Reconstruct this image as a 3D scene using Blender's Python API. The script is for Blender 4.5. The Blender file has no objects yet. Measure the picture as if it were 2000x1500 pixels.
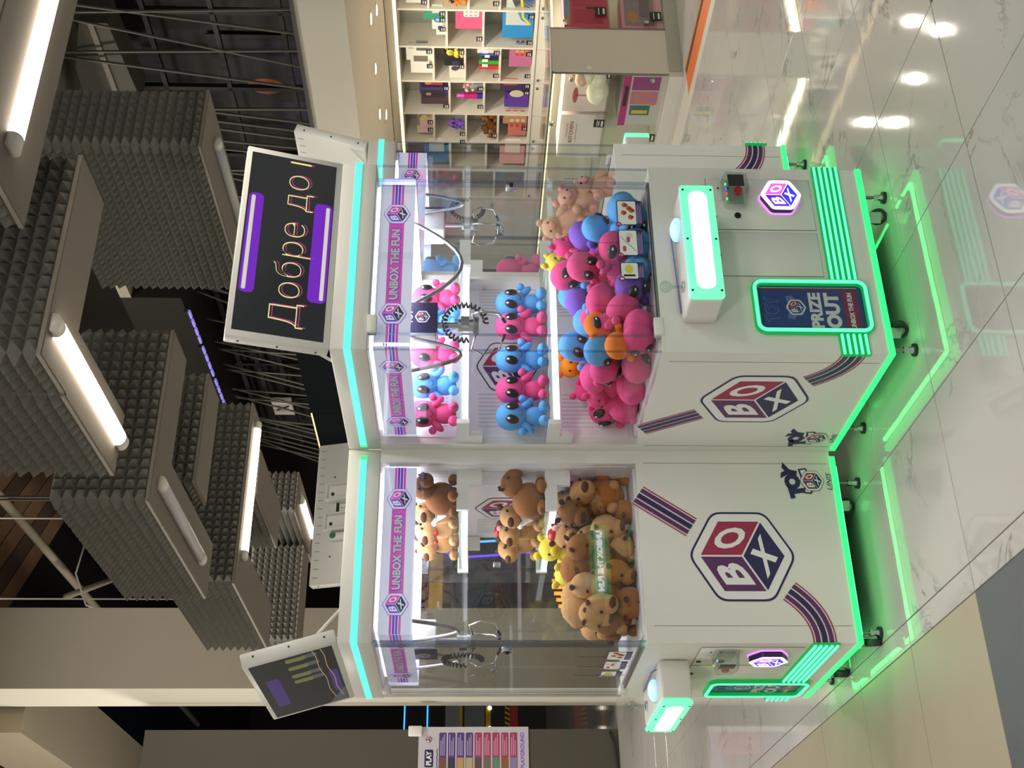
import bpy, bmesh, math, random
from mathutils import Vector, Matrix, Euler
random.seed(7)
sc = bpy.context.scene
COL = sc.collection
pi, cos, sin = math.pi, math.cos, math.sin

# ------------------------------------------------------------------ camera, world, lamps
CH = 1.5537
TH = .505
cam_d = bpy.data.cameras.new('camera')
cam_d.sensor_width = 36
cam_d.lens = 2292.5 / 2000 * 36
cam_d.clip_start = .05
cam_d.clip_end = 200
cam = bpy.data.objects.new('camera', cam_d)
COL.objects.link(cam)
PIT, ROL = .0354, .0078
fwd = Vector((0, cos(PIT), -sin(PIT)))
up = Vector((0, sin(PIT), cos(PIT)))
right = Vector((1, 0, 0))
# the photograph is stored on its side: world "up" points to image left
u_ax = right * cos(ROL) + (-up) * (-sin(ROL)) * -1
u_ax = right * cos(ROL) + up * sin(ROL)
v_ax = right * sin(ROL) - up * cos(ROL)      # upright image "down"
m = Matrix((v_ax, u_ax, -fwd)).transposed().to_4x4()
m.translation = (0, 0, CH)
cam.matrix_world = m
sc.camera = cam

sc.view_settings.view_transform = 'Standard'
sc.view_settings.look = 'None'
sc.view_settings.exposure = 0
sc.view_settings.gamma = 1
sc.view_settings.use_curve_mapping = False
sc.cycles.transparent_max_bounces = 48
sc.cycles.max_bounces = 8
sc.cycles.caustics_reflective = False
sc.cycles.caustics_refractive = False

w = bpy.data.worlds.new('mall_air')
sc.world = w
w.use_nodes = True
w.node_tree.nodes['Background'].inputs[0].default_value = (1, .95, .88, 1)
w.node_tree.nodes['Background'].inputs[1].default_value = .40

RV = Vector((cos(TH), sin(TH), 0))
NV = Vector((sin(TH), -cos(TH), 0))
def RN(R, N, z=0.): return RV * R + NV * N + Vector((0, 0, z))
MR = Matrix.Rotation(TH, 4, 'Z')             # local x = R, local y = -N

def area(name, R, N, z, sx, sy, power, col, to=None, spread=None):
    l = bpy.data.lights.new(name, 'AREA')
    l.shape = 'RECTANGLE'; l.size = sx; l.size_y = sy; l.energy = power; l.color = col
    if spread: l.spread = spread
    o = bpy.data.objects.new(name, l); COL.objects.link(o)
    o.location = RN(R, N, z)
    if to is None:
        o.rotation_euler = (0, 0, TH)
    else:
        o.rotation_euler = (RN(*to) - o.location).to_track_quat('-Z', 'Y').to_euler()
    return o
WARM = (1, .93, .82)
area('mall_fill', -1.8, .6, 4.6, 1.3, 1.3, 135, WARM)  # unseen overhead fill for the general light of the mall
area('mall_fill', 2.2, 2.2, 4.6, 1.3, 1.3, 165, WARM)
area('mall_fill', -4.2, -5.0, 4.6, 1.3, 1.3, 115, WARM)
area('mall_fill', -1.0, -9.0, 6.6, 1.3, 1.3, 150, WARM)  # high fill added for the pillar, grey wall and floor behind
area('mall_fill', 3.6, -8.4, 6.7, 1.0, 1.0, 170, WARM)  # high fill added to brighten the shop fascia
area('mall_fill', 5.0, 3.0, 4.6, 1.3, 1.3, 120, WARM)
for R_l, N_l in ((7.4, -7.12), (7.4, -7.7), (7.4, -8.28), (7.9, -7.5), (7.95, -8.9), (7.4, -6.5)):
    area('shop_lamp', R_l, N_l, 2.395, .06, .06, 11, (1, .92, .78))
area('mall_fill', -1.0, -14.5, 4.0, 1.0, 1.0, 150, WARM, to=(2.8, -15.0, 6.6))  # hidden fill added behind the grey wall to light the beam
area('mall_fill', -2.0, -11.0, 4.2, 1.2, 1.2, 170, WARM, to=(3.0, -12.0, 3.2))  # aimed fill added out of view for the pillar's left face

# ------------------------------------------------------------------ materials
def lin(c): return tuple((x / 255 / 12.92 if x <= 10 else ((x / 255 + .055) / 1.055) ** 2.4) for x in c)
def node(nt, t, **kw):
    n = nt.nodes.new(t)
    for k, v in kw.items(): setattr(n, k, v)
    return n
def mat(name, rgb, rough=.5, metal=0., emit=None, es=1., spec=.5, noise=0., nscale=60., bump=0., coat=0.):
    mt = bpy.data.materials.new(name); mt.use_nodes = True
    nt = mt.node_tree; b = nt.nodes['Principled BSDF']
    c = lin(rgb) + (1,)
    b.inputs['Base Color'].default_value = c
    b.inputs['Roughness'].default_value = rough
    b.inputs['Metallic'].default_value = metal
    b.inputs['Specular IOR Level'].default_value = spec
    b.inputs['Coat Weight'].default_value = coat
    if emit:
        b.inputs['Emission Color'].default_value = lin(emit) + (1,)
        b.inputs['Emission Strength'].default_value = es
    if noise or bump:
        tc = node(nt, 'ShaderNodeTexCoord'); nz = node(nt, 'ShaderNodeTexNoise')
        nz.inputs['Scale'].default_value = nscale; nz.inputs['Detail'].default_value = 4
        nt.links.new(tc.outputs['Object'], nz.inputs['Vector'])
        if noise:
            mx = node(nt, 'ShaderNodeMix', data_type='RGBA', blend_type='MULTIPLY')
            rp = node(nt, 'ShaderNodeMapRange')
            rp.inputs['To Min'].default_value = 1 - noise; rp.inputs['To Max'].default_value = 1 + noise * .4
            nt.links.new(nz.outputs['Fac'], rp.inputs['Value'])
            mx.inputs['Factor'].default_value = 1
            mx.inputs['A'].default_value = c
            nt.links.new(rp.outputs['Result'], mx.inputs['B'])
            nt.links.new(mx.outputs['Result'], b.inputs['Base Color'])
        if bump:
            bp = node(nt, 'ShaderNodeBump'); bp.inputs['Strength'].default_value = bump; bp.inputs['Distance'].default_value = .004
            nt.links.new(nz.outputs['Fac'], bp.inputs['Height']); nt.links.new(bp.outputs['Normal'], b.inputs['Normal'])
    return mt
def glass(name, tint=(1, 1, 1), refl=1.0, rough=0.0):
    mt = bpy.data.materials.new(name); mt.use_nodes = True
    nt = mt.node_tree; nt.nodes.remove(nt.nodes['Principled BSDF'])
    out = nt.nodes['Material Output']
    tr = node(nt, 'ShaderNodeBsdfTransparent'); tr.inputs[0].default_value = tint + (1,)
    gl = node(nt, 'ShaderNodeBsdfGlossy'); gl.inputs['Roughness'].default_value = rough
    geo = node(nt, 'ShaderNodeNewGeometry'); dt = node(nt, 'ShaderNodeVectorMath', operation='DOT_PRODUCT')
    nt.links.new(geo.outputs['Normal'], dt.inputs[0]); nt.links.new(geo.outputs['Incoming'], dt.inputs[1])
    prev = dt.outputs['Value']          # Schlick reflectance, the same for both faces of the pane
    for op, val in (('ABSOLUTE', None), ('SUBTRACT', 1.), ('POWER', 5.), ('MULTIPLY_ADD', None)):
        q = node(nt, 'ShaderNodeMath', operation=op)
        if op == 'SUBTRACT': q.inputs[0].default_value = 1; nt.links.new(prev, q.inputs[1])
        else:
            nt.links.new(prev, q.inputs[0])
            if op == 'POWER': q.inputs[1].default_value = 5
            if op == 'MULTIPLY_ADD': q.inputs[1].default_value = .96; q.inputs[2].default_value = .04
        prev = q.outputs[0]
    mu = node(nt, 'ShaderNodeMath', operation='MULTIPLY'); mu.inputs[1].default_value = refl
    mx = node(nt, 'ShaderNodeMixShader')
    nt.links.new(prev, mu.inputs[0]); nt.links.new(mu.outputs[0], mx.inputs[0])
    nt.links.new(tr.outputs[0], mx.inputs[1]); nt.links.new(gl.outputs[0], mx.inputs[2])
    nt.links.new(mx.outputs[0], out.inputs[0])
    return mt
def marble(name, base, vein, rough):
    mt = bpy.data.materials.new(name); mt.use_nodes = True
    nt = mt.node_tree; b = nt.nodes['Principled BSDF']; L = nt.links.new
    geo = node(nt, 'ShaderNodeNewGeometry'); inf = node(nt, 'ShaderNodeObjectInfo')
    ad = node(nt, 'ShaderNodeVectorMath', operation='MULTIPLY_ADD')
    L(inf.outputs['Random'], ad.inputs[0]); ad.inputs[1].default_value = (40, 23, 0); L(geo.outputs['Position'], ad.inputs[2])
    n1 = node(nt, 'ShaderNodeTexNoise'); n1.inputs['Scale'].default_value = 1.6; n1.inputs['Detail'].default_value = 9; n1.inputs['Roughness'].default_value = .62; n1.inputs['Distortion'].default_value = .9
    L(ad.outputs[0], n1.inputs['Vector'])
    r1 = node(nt, 'ShaderNodeValToRGB')
    e = r1.color_ramp.elements
    e[0].position = .485; e[0].color = (0, 0, 0, 1); e[1].position = .5; e[1].color = (1, 1, 1, 1)
    e2 = r1.color_ramp.elements.new(.515); e2.color = (0, 0, 0, 1)
    L(n1.outputs['Fac'], r1.inputs[0])
    n2 = node(nt, 'ShaderNodeTexNoise'); n2.inputs['Scale'].default_value = 2.3; n2.inputs['Detail'].default_value = 5
    L(ad.outputs[0], n2.inputs['Vector'])
    r2 = node(nt, 'ShaderNodeMapRange'); r2.inputs['From Min'].default_value = .5; r2.inputs['From Max'].default_value = .68
    L(n2.outputs['Fac'], r2.inputs['Value'])
    mu = node(nt, 'ShaderNodeMath', operation='MULTIPLY'); L(r1.outputs[0], mu.inputs[0]); L(r2.outputs[0], mu.inputs[1])
    mx = node(nt, 'ShaderNodeMix', data_type='RGBA')
    mx.inputs['A'].default_value = lin(base) + (1,); mx.inputs['B'].default_value = lin(vein) + (1,)
    L(mu.outputs[0], mx.inputs['Factor']); L(mx.outputs['Result'], b.inputs['Base Color'])
    b.inputs['Roughness'].default_value = rough; b.inputs['Specular IOR Level'].default_value = .6
    # very slight waviness of polished tiles
    n3 = node(nt, 'ShaderNodeTexNoise'); n3.inputs['Scale'].default_value = 9; n3.inputs['Detail'].default_value = 1
    L(geo.outputs['Position'], n3.inputs['Vector'])
    bp = node(nt, 'ShaderNodeBump'); bp.inputs['Strength'].default_value = .03; bp.inputs['Distance'].default_value = .01
    L(n3.outputs['Fac'], bp.inputs['Height']); L(bp.outputs['Normal'], b.inputs['Normal'])
    return mt

M = {}
M['cab'] = mat('white_cabinet_paint', (226, 226, 220), .42)
M['cab_in'] = mat('white_inner_panel', (232, 232, 236), .5)
M['seam'] = mat('panel_seam', (120, 120, 116), .7)
M['perf'] = mat('perforated_shade', (204, 204, 210), .6)
M['navy'] = mat('navy_print', (44, 36, 84), .4)
M['crimson'] = mat('crimson_print', (158, 44, 80), .4)
M['plum'] = mat('plum_print', (92, 44, 98), .4)
M['white'] = mat('white_print', (232, 232, 232), .4)
M['magenta'] = mat('magenta_print', (206, 76, 180), .4, emit=(190, 60, 165), es=.4)
M['violet'] = mat('violet_print', (110, 60, 200), .4, emit=(96, 48, 180), es=.35)
M['silver'] = mat('silver_banner', (214, 216, 236), .3, emit=(190, 194, 222), es=.45)
M['edge_led'] = mat('green_edge_light', (10, 50, 25), .4, emit=(46, 255, 116), es=1.8)
M['under_led'] = mat('green_under_light', (40, 200, 90), .4, emit=(70, 255, 120), es=6.0)
M['head_led'] = mat('cyan_header_light', (20, 60, 50), .4, emit=(104, 255, 230), es=1.1)
M['tube_led'] = mat('green_tube_light', (20, 60, 40), .4, emit=(112, 255, 208), es=1.1)
M['tube_base'] = mat('green_tube_channel', (10, 70, 34), .5, emit=(0, 170, 70), es=.8)
M['panel_led'] = mat('green_lit_panel', (120, 255, 190), .3, emit=(105, 255, 175), es=1.0)
M['panel_core'] = mat('white_hot_panel', (255, 255, 255), .3, emit=(150, 255, 196), es=3.0)
M['text_glow'] = mat('white_lit_letters', (255, 255, 255), .4, emit=(255, 255, 255), es=9.)
M['white_glow'] = mat('white_tube_light', (255, 255, 255), .4, emit=(250, 250, 255), es=2.2)
M['ring_glow'] = mat('white_emblem_glow', (255, 255, 255), .4, emit=(250, 246, 255), es=1.3)
M['pink_glow'] = mat('pink_emblem_glow', (230, 90, 200), .4, emit=(232, 92, 205), es=1.0)
M['blue_glow'] = mat('blue_emblem_glow', (50, 50, 220), .4, emit=(52, 48, 226), es=1.0)
M['purp_glow'] = mat('purple_emblem_glow', (80, 30, 200), .4, emit=(84, 34, 205), es=1.0)
M['halo_glow'] = mat('violet_rim_glow', (220, 120, 255), .4, emit=(225, 120, 255), es=1.6)
M['black'] = mat('black_plastic', (22, 22, 24), .4)
M['rubber'] = mat('black_rubber', (38, 40, 44), .6)
M['chrome'] = mat('brushed_chrome', (200, 202, 204), .25, 1.)
M['steel'] = mat('grey_steel', (150, 150, 148), .35, 1.)
M['darkunder'] = mat('dark_underside', (40, 42, 42), .7)
M['screen'] = mat('dark_screen', (10, 12, 14), .12, emit=(34, 36, 38), es=1.)
M['scr_yel'] = mat('screen_yellow', (235, 225, 140), .4, emit=(238, 228, 150), es=1.)
M['scr_white'] = mat('screen_white', (220, 216, 200), .4, emit=(214, 206, 196), es=1.)
M['scr_pink'] = mat('screen_pink', (170, 60, 130), .4, emit=(160, 58, 122), es=1.)
M['scr_purple'] = mat('screen_purple', (110, 30, 190), .4, emit=(112, 34, 186), es=1.)
M['scr_purple_dim'] = mat('screen_purple_dim', (70, 50, 110), .4, emit=(64, 48, 100), es=1.)
M['scr_olive'] = mat('screen_olive', (110, 115, 60), .4, emit=(98, 104, 62), es=1.)
M['scr_grey'] = mat('screen_grey', (80, 84, 84), .4, emit=(76, 80, 80), es=1.)
M['scr_orange'] = mat('screen_orange', (190, 140, 90), .4, emit=(176, 140, 96), es=1.)
M['glass'] = glass('clear_acrylic', (.97, .98, .98), .85)
M['glass_edge'] = glass('acrylic_edge', (.80, .83, .88), 1.0, .1)
M['clear'] = glass('clear_plastic', (.86, .90, .88), 1.1, .05)
M['tank'] = glass('showcase_glass', (.95, .97, .95), .7)
M['red'] = mat('red_button', (190, 40, 40), .35)
M['peachbtn'] = mat('lit_dome', (200, 220, 255), .25, emit=(150, 205, 250), es=.9)
M['green_dot'] = mat('green_sticker', (40, 120, 80), .5)
M['screw'] = mat('dark_screw', (60, 62, 58), .5, .6)
M['paper'] = mat('white_paper', (235, 235, 230), .6)
M['foam'] = mat('charcoal_foam', (132, 129, 122), .95, spec=.1, noise=.25, nscale=30)
M['slab'] = mat('taupe_baffle_panel', (122, 113, 104), .7, noise=.05, nscale=3)
M['slab_edge'] = mat('pale_baffle_edge', (160, 151, 138), .7)
M['tube_on'] = mat('lit_batten', (255, 250, 240), .4, emit=(255, 240, 214), es=9.)
M['tube_off'] = mat('unlit_batten', (205, 202, 204), .35)
M['tube_cap'] = mat('batten_cap', (238, 232, 222), .4)
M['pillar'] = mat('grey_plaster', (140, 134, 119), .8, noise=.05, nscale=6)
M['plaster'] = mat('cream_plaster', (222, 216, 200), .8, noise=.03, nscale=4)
M['wallgrey'] = mat('taupe_wall', (78, 74, 65), .8, noise=.05, nscale=5)
M['dark'] = mat('dark_void_wall', (31, 28, 23), .5, noise=.5, nscale=1.2)
M['darker'] = mat('near_black', (20, 19, 18), .6)
M['rod'] = mat('dark_bronze_cord', (84, 82, 72), .5)
M['gloss'] = mat('black_gloss_panel', (26, 30, 32), .08, coat=.6)
M['goldline'] = mat('warm_trim_light', (230, 200, 150), .3, emit=(236, 208, 160), es=1.)
M['purple_led'] = mat('lavender_track_light', (130, 120, 200), .4, emit=(120, 112, 190), es=1.)
M['wood'] = mat('dark_wood_plank', (156, 122, 92), .7, noise=.45, nscale=2.2)
M['wood2'] = mat('darker_wood_plank', (104, 84, 66), .7, noise=.45, nscale=2.2)
M['beam'] = mat('grey_beam', (160, 148, 126), .8, noise=.08, nscale=2)
M['marble'] = marble('polished_marble', (196, 194, 188), (120, 120, 118), .045)
M['grout'] = mat('dark_grout', (92, 90, 84), .6)
M['beige'] = mat('beige_tile', (178, 168, 146), .35, noise=.06, nscale=8)
M['charcoal'] = mat('charcoal_tile', (98, 100, 104), .4, noise=.12, nscale=60)
M['orange'] = mat('orange_tape', (228, 116, 34), .5)
M['stone'] = mat('pale_threshold', (214, 210, 200), .4)
M['shelfw'] = mat('cream_shelf', (226, 220, 206), .5)
M['shelfb'] = mat('grey_shelf_back', (170, 168, 156), .6)
M['warm_led'] = mat('warm_cove_light', (255, 230, 180), .4, emit=(255, 226, 168), es=2.2)
M['downl'] = mat('downlight', (255, 245, 220), .4, emit=(255, 240, 210), es=9.)
M['tag'] = mat('black_price_tag', (30, 28, 28), .5)
M['blue_neon'] = mat('blue_neon', (60, 160, 255), .4, emit=(70, 170, 255), es=1.6)
M['yellow'] = mat('yellow_panel', (214, 172, 30), .5)
M['amber_glow'] = mat('white_bulb', (255, 250, 240), .4, emit=(255, 246, 236), es=1.5)
for k_, m_ in M.items():
    if k_.startswith('scr_'): m_.node_tree.nodes['Principled BSDF'].inputs['Base Color'].default_value = (.004, .004, .004, 1)
_pc = {}
def paint(rgb, rough=.5, plush=False):
    k = (rgb, rough, plush)
    if k not in _pc:
        nm = ('plush_' if plush else 'paint_') + '%02x%02x%02x' % rgb
        _pc[k] = mat(nm, rgb, .9 if plush else rough, spec=.15 if plush else .5, noise=.12 if plush else 0, nscale=90, bump=.25 if plush else 0)
        if plush:
            q = _pc[k].node_tree.nodes['Principled BSDF']; q.inputs['Sheen Weight'].default_value = .35; q.inputs['Sheen Roughness'].default_value = .4
            q.inputs['Sheen Tint'].default_value = tuple(min(1, v + .25) for v in lin(rgb)) + (1,)
    return _pc[k]

# ------------------------------------------------------------------ mesh builder
class MB:
    def __init__(s): s.v = []; s.f = []; s.mi = []; s.sm = []; s.mats = []
    def m(s, mt):
        if mt not in s.mats: s.mats.append(mt)
        return s.mats.index(mt)
    def add(s, vs, fs, mt, smooth=False, X=None):
        k = len(s.v); i = s.m(mt)
        s.v += [tuple(X @ Vector(p)) if X else tuple(p) for p in vs]
        for f in fs:
            s.f.append(tuple(k + a for a in f)); s.mi.append(i); s.sm.append(smooth)
        return s
    def box(s, x0, x1, y0, y1, z0, z1, mt, X=None):
        x0, x1 = min(x0, x1), max(x0, x1); y0, y1 = min(y0, y1), max(y0, y1); z0, z1 = min(z0, z1), max(z0, z1)
        vs = [(x, y, z) for x in (x0, x1) for y in (y0, y1) for z in (z0, z1)]
        return s.add(vs, [(0, 1, 3, 2), (4, 6, 7, 5), (0, 4, 5, 1), (2, 3, 7, 6), (0, 2, 6, 4), (1, 5, 7, 3)], mt, X=X)
    def rbox(s, x0, x1, y0, y1, z0, z1, r, mt, seg=3, X=None):
        b = bmesh.new(); bmesh.ops.create_cube(b, size=1)
        for v in b.verts:
            v.co = Vector(((x0 + x1) / 2 + v.co.x * (x1 - x0), (y0 + y1) / 2 + v.co.y * (y1 - y0), (z0 + z1) / 2 + v.co.z * (z1 - z0)))
        bmesh.ops.bevel(b, geom=list(b.edges), offset=r, segments=seg, affect='EDGES', profile=.5)
        b.normal_update(); b.verts.index_update()
        s.add([v.co.copy() for v in b.verts], [[v.index for v in f.verts] for f in b.faces], mt, True, X); b.free()
        return s
    def cyl(s, p0, p1, r, mt, n=12, r1=None, smooth=True):
        p0, p1 = Vector(p0), Vector(p1); r1 = r if r1 is None else r1
        q = (p1 - p0).to_track_quat('Z', 'Y')
        vs = []
        for p, rr in ((p0, r), (p1, r1)):
            vs += [p + q @ Vector((rr * cos(2 * pi * i / n), rr * sin(2 * pi * i / n), 0)) for i in range(n)]
        s.add(vs, [(i, (i + 1) % n, n + (i + 1) % n, n + i) for i in range(n)], mt, smooth)
        s.add(vs[:n], [tuple(range(n - 1, -1, -1))], mt); s.add(vs[n:], [tuple(range(n))], mt)
        return s
    def tube(s, pts, r, mt, n=8):
        pts = [Vector(p) for p in pts]; vs = []; up = None
        for i, p in enumerate(pts):
            t = (pts[min(i + 1, len(pts) - 1)] - pts[max(i - 1, 0)]).normalized()
            if up is None: up = t.orthogonal().normalized()
            up = (up - t * up.dot(t)).normalized(); b = t.cross(up)
            vs += [p + r * (cos(2 * pi * k / n) * up + sin(2 * pi * k / n) * b) for k in range(n)]
        fs = [(i * n + k, i * n + (k + 1) % n, (i + 1) * n + (k + 1) % n, (i + 1) * n + k) for i in range(len(pts) - 1) for k in range(n)]
        e = (len(pts) - 1) * n
        fs += [tuple(range(n - 1, -1, -1)), tuple(range(e, e + n))]
        return s.add(vs, fs, mt, True)
    def ell(s, c, r, mt, rot=(0, 0, 0), seg=14, ring=9, top=1.):
        X = Matrix.Translation(c) @ Euler(rot).to_matrix().to_4x4()
        vs = [(0, 0, r[2])]
        for j in range(1, ring):
            a = pi * j / ring; k = 1 + (top - 1) * max(0, cos(a))
            vs += [(r[0] * k * sin(a) * cos(2 * pi * i / seg), r[1] * k * sin(a) * sin(2 * pi * i / seg), r[2] * cos(a)) for i in range(seg)]
        vs.append((0, 0, -r[2])); n = len(vs) - 1
        fs = [(0, 1 + i, 1 + (i + 1) % seg) for i in range(seg)]
        for j in range(ring - 2):
            o = 1 + j * seg
            fs += [(o + i, o + seg + i, o + seg + (i + 1) % seg, o + (i + 1) % seg) for i in range(seg)]
        o = 1 + (ring - 2) * seg
        fs += [(n, o + (i + 1) % seg, o + i) for i in range(seg)]
        return s.add(vs, fs, mt, True, X)
    def flat(s, polys, mt, O, U, V, k=1., off=0.):
        """polys: list of (verts2d, faces); laid in plane O + U x + V y"""
        O, U, V = Vector(O), Vector(U), Vector(V); n = U.cross(V).normalized()
        for vs, fs in polys:
            s.add([O + U * (x * k) + V * (y * k) + n * off for x, y in vs], fs, mt)
        return s
    def build(s, name, parent=None):
        me = bpy.data.meshes.new(name)
        me.from_pydata(s.v, [], s.f)
        for mt in s.mats: me.materials.append(mt)
        me.polygons.foreach_set('material_index', s.mi); me.polygons.foreach_set('use_smooth', s.sm)
        me.validate(); me.update()
        o = bpy.data.objects.new(name, me); COL.objects.link(o)
        if parent: o.parent = parent
        return o
def empty(name, loc=(0, 0, 0), rz=0, parent=None):
    o = bpy.data.objects.new(name, None); COL.objects.link(o)
    o.empty_display_size = .1; o.location = loc; o.rotation_euler = (0, 0, rz)
    if parent: o.parent = parent
    return o
def tag(o, label, cat, group=None, kind=None):
    o['label'] = label; o['category'] = cat
    if group: o['group'] = group
    if kind: o['kind'] = kind
    return o
def struct(o): o['kind'] = 'structure'; return o
def rn(o): o.rotation_euler = (0, 0, TH); return o
kids = {}
def copy_tree(o, parent=None):
    c = o.copy(); COL.objects.link(c)
    c.parent = parent
    for ch in list(o.children): copy_tree(ch, c)
    return c

# ---- flat shapes
_tc = {}
def text(body, bold=0.):
    k = (body, bold)
    if k not in _tc:
        c = bpy.data.curves.new('lettering', 'FONT'); c.body = body; c.offset = bold; c.resolution_u = 3
        o = bpy.data.objects.new('lettering', c); COL.objects.link(o)
        dg = bpy.context.evaluated_depsgraph_get()
        me = bpy.data.meshes.new_from_object(o.evaluated_get(dg))
        vs = [(v.co.x, v.co.y) for v in me.vertices]; fs = [tuple(p.vertices) for p in me.polygons]
        x0 = min(v[0] for v in vs); x1 = max(v[0] for v in vs); y0 = min(v[1] for v in vs); y1 = max(v[1] for v in vs)
        bpy.data.objects.remove(o); bpy.data.curves.remove(c); bpy.data.meshes.remove(me)
        _tc[k] = (vs, fs, x0, x1, y0, y1)
    return _tc[k]
def text_fit(body, x0, x1, y0, y1, bold=0., shear=0.):
    vs, fs, a, b, c, d = text(body, bold)
    return ([(x0 + (x - a) / (b - a) * (x1 - x0) + shear * (y - c) / (d - c), y0 + (y - c) / (d - c) * (y1 - y0)) for x, y in vs], fs)
def affine(p, o, u, v):
    return ([(o[0] + u[0] * x + v[0] * y, o[1] + u[1] * x + v[1] * y) for x, y in p[0]], p[1])
def rect(x0, x1, y0, y1): return ([(x0, y0), (x1, y0), (x1, y1), (x0, y1)], [(0, 1, 2, 3)])
def rrect(x0, x1, y0, y1, r, n=5):
    pts = []
    for cx, cy, a in ((x1 - r, y1 - r, 0), (x0 + r, y1 - r, pi / 2), (x0 + r, y0 + r, pi), (x1 - r, y0 + r, 1.5 * pi)):
        pts += [(cx + r * cos(a + pi / 2 * i / n), cy + r * sin(a + pi / 2 * i / n)) for i in range(n + 1)]
    return (pts, [tuple(range(len(pts)))])
def disc(cx, cy, rx, ry=None, n=20):
    ry = ry or rx
    return ([(cx + rx * cos(2 * pi * i / n), cy + ry * sin(2 * pi * i / n)) for i in range(n)], [tuple(range(n))])
def rhex(R, r=.16, n=4, sy=1.):
    """hexagon, points up and down, rounded corners"""
    P = [Vector((R * cos(pi / 2 + i * pi / 3), R * sin(pi / 2 + i * pi / 3))) for i in range(6)]
    pts = []
    for i in range(6):
        p, a, b = P[i], P[i - 1], P[(i + 1) % 6]
        q0 = p + (a - p).normalized() * r * R; q1 = p + (b - p).normalized() * r * R
        for k in range(n + 1):
            t = k / n; pts.append(tuple((q0 * (1 - t) ** 2 + p * 2 * t * (1 - t) + q1 * t * t)))
    return ([(x, y * sy) for x, y in pts], [tuple(range(len(pts)))])
def ribbon(pts, w0, w1):
    """strip between signed offsets w0, w1 of a polyline"""
    P = [Vector(p) for p in pts]; A = []; B = []
    for i, p in enumerate(P):
        t = (P[min(i + 1, len(P) - 1)] - P[max(i - 1, 0)]).normalized(); n = Vector((-t.y, t.x))
        A.append(tuple(p + n * w0)); B.append(tuple(p + n * w1))
    k = len(P)
    return (A + B, [(i, i + 1, k + i + 1, k + i) for i in range(k - 1)])
S3 = .866
FACES = {'B': ((-S3, -.5), (S3, .5), (0, 1)), 'O': ((0, 0), (S3, -.5), (0, 1)), 'X': ((-S3, -.5), (S3, -.5), (S3, .5))}
def emblem_layers(mats):
    """the cube emblem: ring, white field, three faces, three letters (unit circumradius)"""
    ring, white, mb, mo, mx = mats
    L = [(ring, [rhex(1.0)], 0.), (white, [rhex(.955)], .0006)]
    k = .80
    for ch, mt in (('B', mb), ('O', mo), ('X', mx)):
        o, u, v = FACES[ch]; g = .025
        q = affine(rect(g, 1 - g, g, 1 - g), (o[0] * k, o[1] * k), (u[0] * k, u[1] * k), (v[0] * k, v[1] * k))
        L.append((mt, [q], .0012))
        t = text_fit(ch, .2, .8, .16, .84, .035)
        t = affine(t, (o[0] * k, o[1] * k), (u[0] * k, u[1] * k), (v[0] * k, v[1] * k))
        L.append((white, [t], .0018))
    return L
STD = lambda: (M['navy'], M['white'], M['plum'], M['crimson'], M['navy'])
GLOW = lambda: (M['halo_glow'], M['ring_glow'], M['purp_glow'], M['pink_glow'], M['blue_glow'])
def put_emblem(mb, O, U, V, R, mats=None, lift=.001):
    for mt, polys, off in emblem_layers(mats or STD()):
        mb.flat(polys, mt, O, U, V, R, lift + off)

# ------------------------------------------------------------------ the claw machines
W, D, Z0, Z1, ZT = .7962, .7768, .1056, .900, 2.03
HW = W / 2
def bez(a, b, c, n=10):
    return [tuple((1 - t) ** 2 * Vector(a) + 2 * t * (1 - t) * Vector(b) + t * t * Vector(c)) for t in [i / n for i in range(n + 1)]]
STRIPES = [(-.044, -.039, 'crimson'), (-.034, -.016, 'plum'), (-.0105, .0105, 'navy'), (.016, .034, 'plum'), (.039, .044, 'crimson')]

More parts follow.
